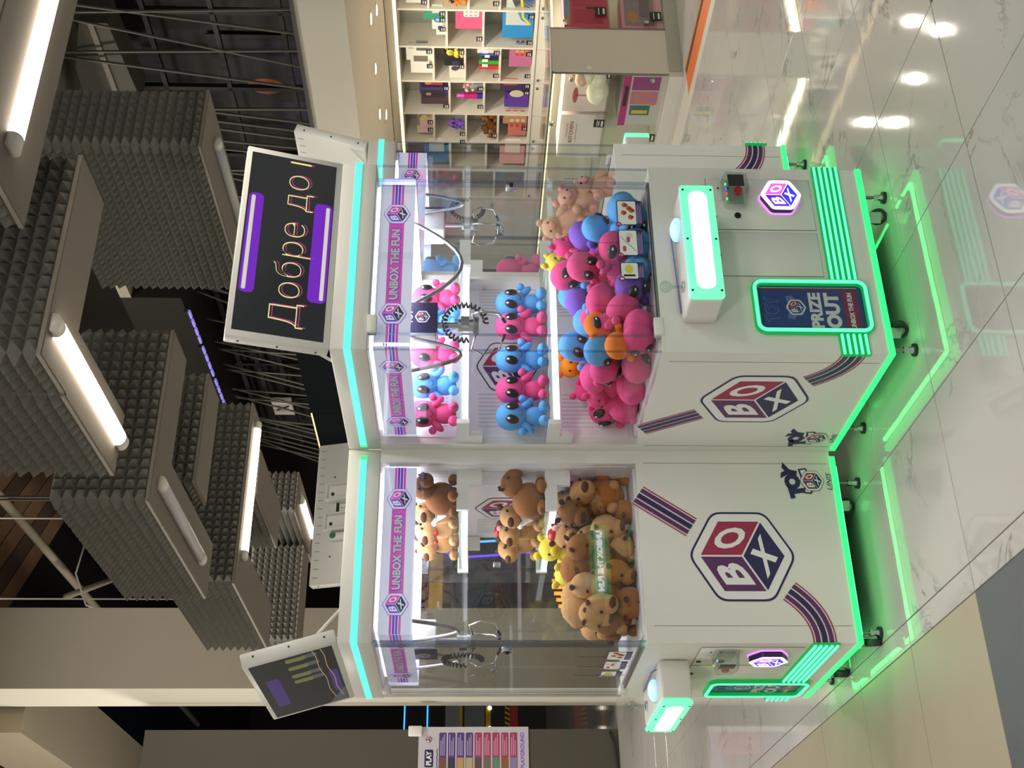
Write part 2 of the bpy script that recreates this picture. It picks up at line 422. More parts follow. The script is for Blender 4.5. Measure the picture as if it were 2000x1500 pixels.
def build_side(root, s):
    """prints of one side (s = +1 viewer right, -1 viewer left); d runs from the back (0) to the front (D)"""
    x = s * (HW + .0005)
    U = (0, 1, 0) if s > 0 else (0, -1, 0)
    dd = lambda d: -d if s > 0 else d          # 2-D abscissa of depth d in the face's own left-to-right
    V = (0, 0, 1)
    mb = MB(); put_emblem(mb, (x, -.44, .515), U, V, .207); mb.build('cube_emblem', root)
    for path in ([(dd(.19), .899), (dd(.324), .70)], [(dd(p[0]), p[1]) for p in bez((.578, .352), (.665, .238), (D - .001, .243))]):
        mb = MB()
        for a, b, c in STRIPES: mb.flat([ribbon(path, a, b)], M[c], (x, 0, 0), U, V, 1, .0008)
        mb.build('stripe_decal', root)
    mb = MB(); cx = dd(.127)
    for i, (ch, ox, oz, a) in enumerate((('T', -.044, .272, .16), ('O', -.003, .284, 0), ('Y', .040, .292, -.22))):
        for bold, mt, lf, k in ((.085, 'navy', .0008, 1.0), ):
            vs, fs, a0, a1, b0, b1 = text(ch, bold)
            pv = []
            for px, py in vs:
                px = (px - (a0 + a1) / 2) * .075; py = (py - (b0 + b1) / 2) * .072
                pv.append((cx + ox + px * cos(a) - py * sin(a), oz + px * sin(a) + py * cos(a)))
            mb.flat([(pv, fs)], M[mt], (x, 0, 0), U, V, 1, lf)
    fl = [(-.052, .246), (-.012, .238), (-.030, .200), (-.056, .214)]; fr = [(-a, b + .01) for a, b in fl][::-1]
    for f in (fl, fr): mb.flat([([(cx + a, b) for a, b in f], [(0, 1, 2, 3)])], M['navy'], (x, 0, 0), U, V, 1, .0006)
    for f in (fl, fr):
        c = (sum(a for a, b in f) / 4, sum(b for a, b in f) / 4)
        mb.flat([([(cx + c[0] + (a - c[0]) * .62, c[1] + (b - c[1]) * .62) for a, b in f], [(0, 1, 2, 3)])], M['white'], (x, 0, 0), U, V, 1, .001)
    put_emblem(mb, Vector((x, 0, .205)) + Vector(U) * cx, U, V, .05, lift=.0014)
    mb.flat([text_fit('UNIS', cx - .040, cx + .03, .130, .148, .0, .008)], M['navy'], (x, 0, 0), U, V, 1, .0008)
    mb.flat([rect(cx - .04, cx + .034, .1265, .1278)], M['navy'], (x, 0, 0), U, V, 1, .0008)
    mb.build('corner_logo', root)
    for d in (.052, .712):
        mb = MB(); mb.box(x - .002 * s, x + .0003 * s, -d - .0008, -d + .0008, Z0 + .03, Z1 - .03, M['seam'])
        mb.build('panel_seam', root)

def banner(root, kind):
    mb = MB()
    if kind == 0: O, U, x0, x1 = (0, -(D - .05), 0), (1, 0, 0), -.34, .34
    else:
        O, U = (kind * (HW - .035), 0, 0), (0, kind, 0)
        x0, x1 = (-.735, -.062) if kind > 0 else (.062, .735)
    V = (0, 0, 1); z0, z1 = 1.762, 1.888
    cx = (x0 + x1) / 2; hw = (x1 - x0) / 2; f = lambda a: cx + a * hw
    n = Vector(U).cross(Vector(V))
    mb.flat([rect(x0, x1, z0, z1)], M['silver'], O, U, V); mb.flat([([(x1, z0), (x0, z0), (x0, z1), (x1, z1)], [(3, 2, 1, 0)][::-1])], M['silver'], Vector(O) - n * .004, U, V)
    zc = 1.826
    mb.flat([rect(f(-.60), f(.60), zc - .027, zc + .027)], M['magenta'], O, U, V, 1, .0008)
    for a, b in ((-1, -.6), (.6, 1)):
        for q in (-.022, -.0105, .001, .0125):
            mb.flat([rect(f(a), f(b), zc + q, zc + q + .0085)], M['violet'] if q in (-.0105, .001) else M['magenta'], O, U, V, 1, .0008)
    mb.flat([text_fit('UNBOX THE FUN', f(-.49) - .004, f(.40) + .004, zc - .019, zc + .019, .09)], M['violet'], O, U, V, 1, .0012)
    mb.flat([text_fit('UNBOX THE FUN', f(-.49), f(.40), zc - .015, zc + .017, .04)], M['white'], O, U, V, 1, .0018)
    for a in (-.66, .60):
        put_emblem(mb, Vector(O) + Vector(U) * f(a), U, V, .048) if False else None
        for mt, polys, off in emblem_layers((M['violet'], M['silver'], M['violet'], M['magenta'], M['navy'])):
            mb.flat(polys, mt, Vector(O) + Vector((0, 0, zc)), U, V, 1, 0) if False else None
            mb.flat([([(px * .05 + f(a), py * .05) for px, py in vs], fs) for vs, fs in polys], mt, Vector(O) + Vector((0, 0, zc)), U, V, 1, .002 + off)
    return mb.build('header_banner', root)

def make_machine(screen, glx, gd, blocks=True):
    root = empty('claw_machine')
    # lower cabinet
    mb = MB(); mb.box(-HW, HW, -D, 0, Z0 + .016, Z1, M['cab']); mb.box(-HW + .05, HW - .05, -D + .05, -.03, Z0 - .02, Z0 + .016, M['darkunder'])
    mb.build('lower_cabinet', root)
    mb = MB(); e = .004
    mb.box(-HW - e, HW + e, -D - e, -D + .02, Z0 - .004, Z0 + .017, M['edge_led'])
    for s in (-1, 1): mb.box(s * (HW + e), s * (HW - .02), -D + .02, -.02, Z0 - .004, Z0 + .017, M['edge_led'])
    o = mb.build('edge_light', root); o['label'] = 'green light strip round the bottom edge'
    mb = MB()
    mb.box(-HW + .03, HW - .03, -D + .026, -D + .038, Z0 - .016, Z0 - .005, M['under_led'])
    for s in (-1, 1): mb.box(s * (HW - .026), s * (HW - .038), -D + .04, -.05, Z0 - .016, Z0 - .005, M['under_led'])
    mb.build('underglow_light', root)
    for s in (-1, 1): build_side(root, s)
    # feet and casters
    for lx, d in ((-.345, .715), (.32, .715), (-.345, .11), (.345, .11)):
        mb = MB(); mb.cyl((lx, -d, .012), (lx, -d, Z0), .0065, M['steel'], 8)
        mb.cyl((lx, -d, .03), (lx, -d, .045), .0125, M['chrome'], 6, smooth=False); mb.cyl((lx, -d, .012), (lx, -d, .03), .014, M['chrome'], 12, r1=.010)
        mb.cyl((lx, -d, 0), (lx, -d, .012), .023, M['rubber'], 14)
        mb.build('levelling_foot', root)
    for lx, d, a in ((-.24, .68, .5), (.25, .69, 1.0), (-.25, .17, .2), (.25, .17, -.6)) if screen == 'B' else ((.30, .745, 1.2), (-.12, .745, 1.0), (-.25, .17, .2), (.25, .17, -.6)):
        f = empty('caster', (lx, -d, 0), a, root)
        mb = MB(); mb.cyl((-.012, 0, .031), (.012, 0, .031), .031, M['rubber'], 18); mb.cyl((-.0135, 0, .031), (.0135, 0, .031), .017, M['steel'], 12); mb.build('wheel', f)
        mb = MB()
        for q in (-.018, .015): mb.box(q, q + .003, -.016, .026, .025, .078, M['chrome'])
        mb.box(-.022, .022, -.02, .04, .078, .084, M['chrome']); mb.cyl((0, .02, .084), (0, .02, Z0), .016, M['steel'], 10)
        mb.build('fork', f)
    # front: doors, tubes, prize hatch
    yf = -D
    for x0, x1, z0, z1 in ((.118, .346, .306, .69), (-.084, .104, .306, .69)):
        d = MB(); d.box(x0 - .002, x1 + .002, yf - .001, yf, z0 - .002, z1 + .002, M['seam']); d.rbox(x0, x1, yf - .004, yf, z0, z1, .001, M['cab'], 1)
        door = d.build('service_door', root)
    mb = MB(); mb.cyl((.177, yf - .003, .587), (.177, yf - .009, .587), .012, M['black'], 14); mb.build('lock_cylinder', root)
    mb = MB(); mb.rbox(.245, .34, yf - .006, yf - .003, .60, .66, .001, M['cab'], 1)
    for zz in (.612, .648): mb.cyl((.30, yf - .005, zz), (.30, yf - .008, zz), .004, M['screw'], 8)
    mb.build('cover_plate', root)
    for lx in (.17, .0): mb = MB(); mb.cyl((lx, yf - .003, .673), (lx, yf - .008, .673), .009, M['screw'], 10); mb.build('lock_cylinder', root)
    for i in range(5):
        z = .2805 - .0205 * i
        for x0, x1 in ((-HW - .012, -.325), (-.107, HW + .006)):
            mb = MB(); mb.box(x0, x1, yf - .008, yf, z - .0098, z + .0098, M['tube_base'])
            mb.cyl((x0 + .004, yf - .012, z), (x1 - .004, yf - .012, z), .0054, M['tube_led'], 8)
            mb.build('light_tube', root)
    h = empty('prize_hatch', (-.216, yf, .368), 0, root)
    def frame_strip(w, hh, r, t0, t1, dep, mt, name):
        A = rrect(-w - t1, w + t1, -hh - t1, hh + t1, r + t1)[0]; B = rrect(-w - t0, w + t0, -hh - t0, hh + t0, r + t0)[0]
        n = len(A); mb = MB()
        vs = [(x, 0, z) for x, z in A] + [(x, -dep, z) for x, z in A] + [(x, -dep, z) for x, z in B] + [(x, 0, z) for x, z in B]
        fs = []
        for i in range(n):
            j = (i + 1) % n
            for a in range(4): b = (a + 1) % 4; fs.append((a * n + i, b * n + i, b * n + j, a * n + j))
        mb.add(vs, fs, mt); return mb.build(name, h)
    hw2, hh2 = .092, .188
    frame_strip(hw2, hh2, .02, -.002, .019, .016, M['tube_base'], 'hatch_rim')
    frame_strip(hw2, hh2, .02, .002, .014, .021, M['tube_led'], 'hatch_light')
    mb = MB(); U, V = (1, 0, 0), (0, 0, 1)
    pn = paint((44, 66, 120), .25); pr = paint((120, 44, 72), .25); pw = paint((196, 202, 204), .4); ln = paint((84, 104, 160), .3)
    mb.flat([rrect(-hw2, hw2, -hh2, hh2, .02)], pn, (0, -.003, 0), U, V)
    mb.flat([rect(-hw2 + .004, hw2 - .022, -.165, -.115)], pr, (0, -.003, 0), U, V, 1, .0006); mb.flat([rect(.072, .078, -.17, .18)], pr, (0, -.003, 0), U, V, 1, .0006)
    mb.flat([rect(.081, .0835, -.17, .18)], pw, (0, -.003, 0), U, V, 1, .0006)
    mb.flat([text_fit('UNBOX THE FUN', -.086, .062, -.148, -.130, .05)], pw, (0, -.003, 0), U, V, 1, .0012)
    mb.flat([text_fit('PRIZE', -.084, .062, -.036, .008, .05)], pw, (0, -.003, 0), U, V, 1, .0012)
    mb.flat([text_fit('OUT', -.084, .062, -.100, -.046, .06)], pw, (0, -.003, 0), U, V, 1, .0012)
    mb.flat([text_fit('TOY', -.060, .045, .115, .165, .055)], ln, (0, -.003, 0), U, V, 1, .0008)
    mb.flat([text_fit('TOY', -.057, .042, .118, .162, .02)], pn, (0, -.003, 0), U, V, 1, .0012)
    for sg in (-1, 1): mb.flat([([(sg * .012, .082), (sg * .045, .088), (sg * .05, .066), (sg * .028, .05)], [(0, 1, 2, 3)])], ln, (0, -.003, 0), U, V, 1, .0007)
    for mt, polys, off in emblem_layers((ln, pw, pn, paint((128, 40, 66), .25), pn)):
        mb.flat([([(px * .038, py * .038 + .055) for px, py in vs], fs) for vs, fs in polys], mt, (0, -.003, 0), U, V, 1, .001 + off)
    mb.build('hatch_flap', h)
    # control box
    c = empty('control_box', (-.05, yf, .767), 0, root)
    mb = MB(); mb.rbox(-.235, .235, -.148, .0, -.058, .059, .012, M['cab']); mb.build('box_body', c)
    mb = MB(); mb.rbox(-.235, .235, -.172, -.149, -.060, .061, .011, M['panel_led']); mb.build('lit_panel', c)
    mb = MB()
    pts = rrect(-.205, .205, -.032, .034, .03)
    mb.flat([pts], M['panel_core'], (0, -.1725, 0), U, V)
    mb.flat([text_fit('UNBOX THE FUN', -.19, .19, -.017, .019, .06)], M['text_glow'], (0, -.1725, 0), U, V, 1, .0008); mb.build('lit_lettering', c)
    for sx in (-.21, .0, .21):
        for sz in (-.048, .05):
            if sx == 0 or True:
                mb = MB(); mb.cyl((sx, -.171, sz), (sx, -.1735, sz), .0045, M['screw'], 8); mb.build('panel_screw', c)
    mb = MB(); mb.ell((.10, -.085, .066), (.044, .044, .024), M['peachbtn']); mb.cyl((.10, -.085, .055), (.10, -.085, .066), .047, M['clear'], 18); o = mb.build('push_button', c); o['label'] = 'glowing blue domed push button'
    j = empty('joystick', (-.14, -.085, .059), 0, c)
    mb = MB(); mb.cyl((0, 0, 0), (0, 0, .05), .006, M['clear'], 8); mb.cyl((0, 0, .0), (0, 0, .008), .02, M['chrome'], 12); mb.build('shaft', j)
    mb = MB(); mb.ell((0, 0, .062), (.021, .021, .021), M['clear']); mb.build('ball_knob', j)
    mb = MB(); mb.tube([(.16, -.02, .062), (.12, -.02, .075), (.0, -.018, .070), (-.2, -.012, .062)], .003, paint((110, 120, 180)), 6); mb.build('cable', c)
    # card reader, lit emblem
    c = empty('card_reader', (.275, yf, .592), 0, root)
    mb = MB(); hexp = [(-.068, -.034), (-.02, -.05), (.055, -.046), (.062, .044), (-.03, .046), (-.068, .034)]
    n = len(hexp); vs = [(x, -.004, z) for x, z in hexp] + [(x * .85, -.07, z * .85) for x, z in hexp]
    mb.add(vs, [tuple(range(n, 2 * n))] + [(i, (i + 1) % n, n + (i + 1) % n, n + i) for i in range(n)], M['clear']); mb.build('clear_cover', c)
    mb = MB(); mb.box(-.004, .046, -.062, -.058, -.028, .030, paint((58, 54, 58), .3)); mb.build('reader_screen', c)
    mb = MB(); mb.cyl((-.026, -.05, -.002), (-.026, -.066, -.002), .015, M['red'], 14); mb.build('red_button', c)
    mb = MB(); mb.box(-.05, .05, -.02, -.01, -.03, .03, M['clear'])
    for i, g in enumerate(((60, 255, 90), (255, 60, 60), (70, 90, 255), (60, 255, 140))):
        mb.box(-.05 + .022 * i, -.042 + .022 * i, -.04, -.034, .032, .038, mat('status_led_%d' % i if False else 'status_led', g, .4, emit=g, es=1.6))
    mb.build('circuit_board', c)
    c = empty('lit_emblem', (.254, yf, .425), 0, root)
    P = rhex(.076)[0]; n = len(P); mb = MB()
    P2 = rhex(.080)[0]
    mb.add([(x, -.004, z) for x, z in P2] + [(x, -.009, z) for x, z in P2], [(i, (i + 1) % n, n + (i + 1) % n, n + i) for i in range(n)] + [tuple(range(n, 2 * n))], M['halo_glow']); mb.build('back_glow', c)
    mb = MB(); mb.add([(x, -.009, z) for x, z in P] + [(x, -.03, z) for x, z in P], [(i, (i + 1) % n, n + (i + 1) % n, n + i) for i in range(n)], M['navy']); mb.build('emblem_rim', c)
    mb = MB(); put_emblem(mb, (0, -.030, 0), U, V, .077, (M['ring_glow'], M['ring_glow'], M['purp_glow'], M['pink_glow'], M['blue_glow'])); mb.build('emblem_face', c)
    # upper: canopy, back wall
    mb = MB(); mb.rbox(-HW, HW, -D, 0, 1.904, ZT, .004, M['cab'], 1); mb.build('canopy', root)
    mb = MB(); e = .004
    mb.box(-HW - e, HW + e, -D - e, -D + .01, 1.957, 1.982, M['head_led'])
    for s in (-1, 1):
        mb.box(s * (HW + e), s * (HW - .01), -D + .01, -.045, 1.957, 1.982, M['head_led'])
        mb.box(s * (HW + e), s * (HW - .01), -.045, -.03, 1.957, 1.982, M['edge_led'])
    o = mb.build('header_light', root); o['label'] = 'cyan light strip round the canopy'
    mb = MB(); mb.box(-HW, HW, -.055, 0, Z1, 1.904, M['cab'])
    mb.box(-.37, .37, -.058, -.055, .93, 1.87, M['cab_in'])
    for x0, x1 in ((-.33, -.17), (.19, .33)):
        for z0, z1 in ((.98, 1.19), (1.28, 1.52), (1.64, 1.76)):
            for k in range(9):
                a = x0 + (x1 - x0) * (k + .5) / 9; mb.box(a - .003, a + .003, -.0588, -.0578, z0, z1, M['perf'])
    put_emblem(mb, (-.05, -.0585, 1.405), U, V, .13); mb.build('back_wall', root)
    for z, lab in ((1.235, 0), (1.585, 1)):
        sh = empty('prize_shelf', (-.03, 0, z), 0, root)
        mb = MB(); mb.box(-.35, .36, -.215, -.058, .0, .012, M['cab_in']); mb.build('shelf_board', sh)
        mb = MB(); mb.box(-.34, .35, -.222, -.196, -.024, -.002, M['white_glow']); mb.build('shelf_light', sh)
        mb = MB(); mb.box(-.35, .36, -.220, -.216, .0, .04, M['clear']); mb.build('clear_lip', sh)
        for x0, x1 in ((-.364, -.345), (.345, .364)):
            mb = MB(); mb.box(x0, x1, -.226, -.058, -.028, .02, M['cab']); mb.box(x0, x1, -.12, -.058, -.08, -.028, M['cab']); mb.build('shelf_bracket', sh)
    # chamber floor and roof light
    mb = MB(); mb.box(-.36, .36, -.735, -.06, Z1, Z1 + .008, M['cab_in']); mb.build('toy_tray', root)
    mb = MB(); mb.box(-.35, .35, -.70, -.08, 1.894, 1.902, M['white_glow']); mb.build('roof_light', root)
    # acrylic
    g = .006
    for s in (-1, 1):
        mb = MB(); x = s * (HW - .006)
        mb.box(x - g / 2, x + g / 2, -D + .012, -.06, Z1 + .003, 1.902, M['glass']); mb.build('side_pane', root)
        mb = MB(); mb.box(s * (HW - .003), s * .331, -D + .005, -D + .011, Z1 + .003, 1.902, M['glass']); mb.build('corner_pane', root)
        mb = MB(); mb.box(s * .333, s * .3285, -D + .004, -D + .016, Z1 + .003, 1.902, M['glass_edge']); mb.box(s * (HW - .002), s * (HW - .007), -D + .003, -D + .012, Z1 + .003, 1.902, M['glass_edge']); mb.build('pane_edge', root)
    for x0, x1, yy in ((-.325, .01, .014), (-.01, .325, .022)):
        mb = MB(); mb.box(x0, x1, -D + yy, -D + yy + g, Z1 + .008, 1.898, M['glass']); mb.build('sliding_pane', root)
    mb = MB(); mb.box(.317, .325, -D + .008, -D + .03, Z1 + .008, 1.898, M['glass_edge']); mb.box(-.33, .33, -D + .004, -D + .03, Z1, Z1 + .008, M['steel']); mb.build('pane_track', root)
    mb = MB(); mb.rbox(.285, .318, -D - .006, -D + .012, 1.39, 1.43, .004, M['chrome'], 2); mb.cyl((.30, -D - .005, 1.41), (.30, -D - .012, 1.41), .008, M['black'], 12); mb.build('pane_lock', root)
    mb = MB(); mb.cyl((.10, -D + .015, 1.455), (.10, -D - .02, 1.455), .008, M['clear'], 10); mb.ell((.10, -D - .022, 1.455), (.014, .008, .014), M['clear']); mb.build('clear_knob', root)
    for z in (.892, 1.875): mb = MB(); mb.rbox(-.333, -.262, -D - .006, -D + .02, z, z + .032, .002, M['cab'], 1); mb.build('hinge_block', root)
    mb = MB()
    for lx, d, z in ((-.19, .74, .97), (-.06, .74, .965), (.08, .74, 1.0)): mb.box(lx, lx + .003, -d, -d + .004, .91, 1.12, M['glass_edge'])
    mb.box(-.36, -.06, -.50, -.497, .91, 1.13, M['glass']); mb.box(-.062, -.059, -.73, -.50, .91, 1.13, M['glass']); mb.build('chute_divider', root)
    for s in (-1, 0, 1): banner(root, s)
    # instruction stickers on the front
    for (x0, x1, z0, z1, k) in ((.14, .25, .932, 1.026, 3), (.005, .118, .936, 1.026, 2), (-.096, -.024, .940, 1.026, 1)):
        mb = MB(); yy = -D + .0105; O = (0, yy, 0)
        mb.flat([rrect(x0, x1, z0, z1, .008)], M['navy'], O, U, V); mb.flat([rrect(x0 + .003, x1 - .003, z0 + .024, z1 - .003, .006)], M['paper'], O, U, V, 1, .0005)
        for q in range(4): mb.flat([rect(x0 + .008, x1 - .010 - .01 * (q % 2), z0 + .004 + q * .0048, z0 + .0065 + q * .0048)], paint((150, 140, 190)), O, U, V, 1, .0005)
        mb.flat([disc(x0 + .002, z1 - .004, .011)], M['crimson'], O, U, V, 1, .001); mb.flat([text_fit(str(k), x0 - .002, x0 + .006, z1 - .010, z1 + .002)], M['white'], O, U, V, 1, .0015)
        w2 = x1 - x0
        if k == 1: mb.flat([disc(x0 + w2 * .6, z0 + .055, .019, .015)], paint((222, 206, 90)), O, U, V, 1, .001); mb.flat([rect(x0 + .012, x0 + .020, z0 + .034, z0 + .075)], M['black'], O, U, V, 1, .001)
        if k == 2:
            mb.flat([ribbon([(x0 + .02, z0 + .028), (x1 - .03, z1 - .006)], -.0008, .0008)], M['navy'], O, U, V, 1, .001)
            for a, b in ((.03, .07), (.07, .055)): mb.flat([rrect(x0 + a - .012, x0 + a + .012, z0 + b - .006, z0 + b + .006, .005)], paint((200, 70, 100)), O, U, V, 1, .001)
            mb.flat([disc(x1 - .025, z0 + .05, .012)], paint((214, 212, 200)), O, U, V, 1, .001)
        if k == 3:
            for a, b in ((.035, .045), (.055, .07), (.075, .05), (.09, .065), (.065, .04)): mb.flat([disc(x0 + a, z0 + b, .011, .009)], paint((190, 110, 50)), O, U, V, 1, .001); mb.flat([disc(x0 + a, z0 + b - .006, .007, .006)], paint((160, 50, 50)), O, U, V, 1, .0013)
        mb.build('instruction_sticker', root)
    # claw gantry
    c = empty('claw_gantry', (glx, -gd, 1.70), 0, root)
    mb = MB()
    for q in (-.05, .05): mb.cyl((-.34 - glx, q, .17), (.34 - glx, q, .17), .007, M['chrome'], 8)
    mb.build('gantry_rail', c)
    mb = MB(); mb.rbox(-.06, .06, -.05, .07, -.02, .09, .006, M['cab'], 2); mb.box(-.05, .05, -.045, .06, .09, .165, M['chrome']); mb.build('carriage', c)
    mb = MB(); mb.rbox(-.065, .065, -.058, -.05, -.025, .095, .003, M['navy'], 1)
    put_emblem(mb, (0, -.0585, .03), U, V, .03); mb.flat([text_fit('TOY', -.03, .03, .065, .085, .04)], M['silver'], (0, -.059, 0), U, V); mb.build('logo_plate', c)
    mb = MB(); mb.cyl((0, 0, -.02), (0, 0, -.10), .012, M['chrome'], 10); mb.cyl((0, 0, -.10), (0, 0, -.155), .026, M['chrome'], 14); mb.cyl((0, 0, -.155), (0, 0, -.175), .034, M['steel'], 14); mb.box(-.02, .02, -.034, .034, -.14, -.11, M['steel']); mb.build('claw_hub', c)
    for k in range(3):
        a = k * 2 * pi / 3 + .5
        path = [(.03, -.165), (.085, -.15), (.105, -.19), (.09, -.25), (.035, -.27)]
        mb = MB(); mb.tube([(r * cos(a), r * sin(a), z) for r, z in path], .0038, M['chrome'], 6)
        mb.tube([(.055 * cos(a), .055 * sin(a), -.262), (.03 * cos(a), .03 * sin(a), -.272)], .0065, M['black'], 6); mb.build('claw_prong', c)
    mb = MB(); pts = []
    for i in range(150):
        t = i / 149; A = -.5 * pi + t * 1.55 * pi; cx, cz = .075 * cos(A) - .03, .075 * sin(A) - .125
        b = t * 2 * pi * 22; pts.append((cx + .009 * cos(b) * cos(A), -.07 + .009 * sin(b), cz + .009 * cos(b) * sin(A)))
    mb.tube(pts, .0042, M['black'], 5); mb.build('coiled_cord', c)
    for s in (-1, 1):
        mb = MB(); x1 = s * .345 - glx; x0 = s * .06
        mb.tube([(x0 + (x1 - x0) * t, -.02, .10 - .22 * sin(pi * t) + .02 * t) for t in [i / 14 for i in range(15)]], .0075, M['steel'], 8); mb.build('cable_conduit', c)
    # display monitor tilted forward on the canopy
    c = empty('display_monitor', (0, -D + .004, ZT), 0, root); c.rotation_euler = (math.radians(16), 0, 0)
    HM = .345
    mb = MB(); mb.rbox(-.40, .40, .0, .05, .0, HM, .004, M['cab'], 1); mb.build('monitor_case', c)
    mb = MB(); mb.box(-.375, .375, -.0012, .0, .022, HM - .018, M['screen']); mb.build('monitor_screen', c)
    mb = MB(); O = (-.375, -.0016, .022); HS = HM - .04
    X = lambda s_: s_ * .75; T = lambda t: (1 - t) * HS
    if screen == 'B':
        def bar(s0, s1, t0, t1, flip):
            mb.flat([rrect(X(s0), X(s1), T(t1), T(t0), .02)], M['scr_purple'], O, U, V, 1, .0004)
            a = (t0 + .03, t0 + .075) if not flip else (t1 - .075, t1 - .03)
            mb.flat([rrect(X(s0) + .012, X(s1) - .012, T(a[1]), T(a[0]), .005)], M['scr_white'], O, U, V, 1, .0008)
        bar(.20, .76, .02, .19, False); bar(.20, .76, .78, .99, True)
        vs, fs, a0, a1, b0, b1 = text('Добре до', -.028)
        k = .142; z = T(.70)
        for dx, dz, mt, lf in ((.004, -.010, 'scr_pink', .0008), (0, 0, 'scr_yel', .0012)):
            mb.flat([([(X(.035) + dx + x * k, z + dz + y * k) for x, y in vs], fs)], M[mt], O, U, V, 1, lf)
            mb.flat([rect(X(.972) + dx * .3, X(.982) + dx * .3, z + dz, z + dz + .075)], M[mt], O, U, V, 1, lf)
    else:
        mb.flat([rrect(X(.2), X(.72), T(.26), T(.10), .02)], M['scr_purple_dim'], O, U, V, 1, .0004)
        for s0 in (.91, .78, .64, .54):
            mb.flat([rrect(X(s0), X(s0 + .06), T(.66), T(.42), .012)], M['scr_olive'], O, U, V, 1, .0006); mb.flat([rrect(X(s0 + .01), X(s0 + .07), T(.80), T(.62), .012)], M['scr_grey'], O, U, V, 1, .0005)
        mb.flat([rrect(X(.2), X(.62), T(.97), T(.86), .012)], M['scr_purple_dim'], O, U, V, 1, .0004)
        for z in (.76, .86): mb.flat([ribbon([(X(1 - .9 * s_), T(z + .07 * s_ + .012 * sin(14 * s_))) for s_ in [i / 20 for i in range(21)]], -.0013, .0013)], M['scr_orange'], O, U, V, 1, .0008)
        mb.flat([([(X(.01), T(.74)), (X(.01), T(.99)), (X(.26), T(.99))], [(0, 1, 2)])], M['scr_grey'], O, U, V, 1, .0006)
    mb.build('screen_picture', c)
    mb = MB()
    for i in range(16):
        x = -.36 + .048 * i; mb.box(x - .0015, x + .0015, .0495, .0508, HM - .045, HM - .018, M['seam'])
    for i in range(5): mb.box(-.095 + .025 * i, -.092 + .025 * i, .0495, .0508, .165, .20, M['seam'])
    mb.box(-.09, .015, .0495, .0506, .205, .222, M['black'])
    for q in (-.2, .25): mb.cyl((q, .05, .24), (q, .0515, .24), .005, M['screw'], 8)
    mb.build('vent_slots', c)
    for q in (-.10, .07):
        mb = MB(); mb.box(q - .05, q + .05, .05, .054, .0, .275, M['cab']); mb.box(q - .052, q - .046, .05, .085, .0, .275, M['cab']); mb.box(q + .046, q + .052, .05, .105, .0, .27, M['cab']); mb.box(q - .05, q + .05, .054, .08, .268, .275, M['cab']); mb.cyl((q, .054, .245), (q, .057, .245), .010, M['screw'], 8); mb.build('mount_bracket', c)
    mb = MB(); mb.cyl((.15, .07, .0), (.15, .07, .23), .022, M['cab'], 12); mb.build('cable_sleeve', c)
    mb = MB(); mb.cyl((.15, .0905, .215), (.15, .094, .215), .017, M['green_dot'], 16); mb.build('green_sticker', c)
    for q in (-.37, .37): mb = MB(); mb.tube([(q, .048, .075), (q, .125, -.036)], .006, M['cab'], 6); mb.build('support_strut', c)
    for q in (0, 1):
        for zz in (.04, .17, .30):
            mb = MB(); x = .40 if q else -.40; sg = 1 if q else -1
            mb.cyl((x, .03, zz), (x + sg * .002, .03, zz), .004, M['screw'], 8); mb.build('case_screw', c)
    return root

ORI = RN(2.41516, -4.58986)
def mframe(k):
    a = TH + {'B': 0, 'A': -1, 'C': 2, 'D': 1}[k] * pi / 2
    n = Vector((sin(a), -cos(a), 0))
    return Matrix.Translation(ORI + n * HW) @ Matrix.Rotation(a, 4, 'Z'), a
def put_machine(root, k):
    X, a = mframe(k); root.location = X.translation; root.rotation_euler = (0, 0, a)
mB = make_machine('B', -.13, .50)
tag(mB, 'white claw machine with pink and blue alien toys, greeting screen on top', 'claw machine', 'claw machines set back to back'); put_machine(mB, 'B')
mA = make_machine('A', .0, .65)
tag(mA, 'white claw machine with brown capybara toys, dark screen seen edge on', 'claw machine', 'claw machines set back to back'); put_machine(mA, 'A')
mD = copy_tree(mB); put_machine(mD, 'D'); tag(mD, 'white claw machine facing the toy shop, mostly hidden behind the alien toys machine', 'claw machine', 'claw machines set back to back')
mC = copy_tree(mB); put_machine(mC, 'C'); tag(mC, 'white claw machine at the rear, only the vented back of its screen showing', 'claw machine', 'claw machines set back to back')
mE = copy_tree(mB); mE.location = RN(2.42, -.80); mE.rotation_euler = (0, 0, TH + pi); tag(mE, 'white claw machine opposite, mirrored in the glass of the capybara machine', 'claw machine')

# lamps inside the machines
for k, p in (('B', 9), ('A', 7), ('D', 4), ('C', 3)):
    X, a = mframe(k)
    l = bpy.data.lights.new('cabinet_lamp', 'AREA'); l.shape = 'RECTANGLE'; l.size = .6; l.size_y = .5; l.energy = p; l.color = (.95, .95, 1)
    o = bpy.data.objects.new('cabinet_lamp', l); COL.objects.link(o); o.matrix_world = X @ Matrix.Translation((0, -.38, 1.885))

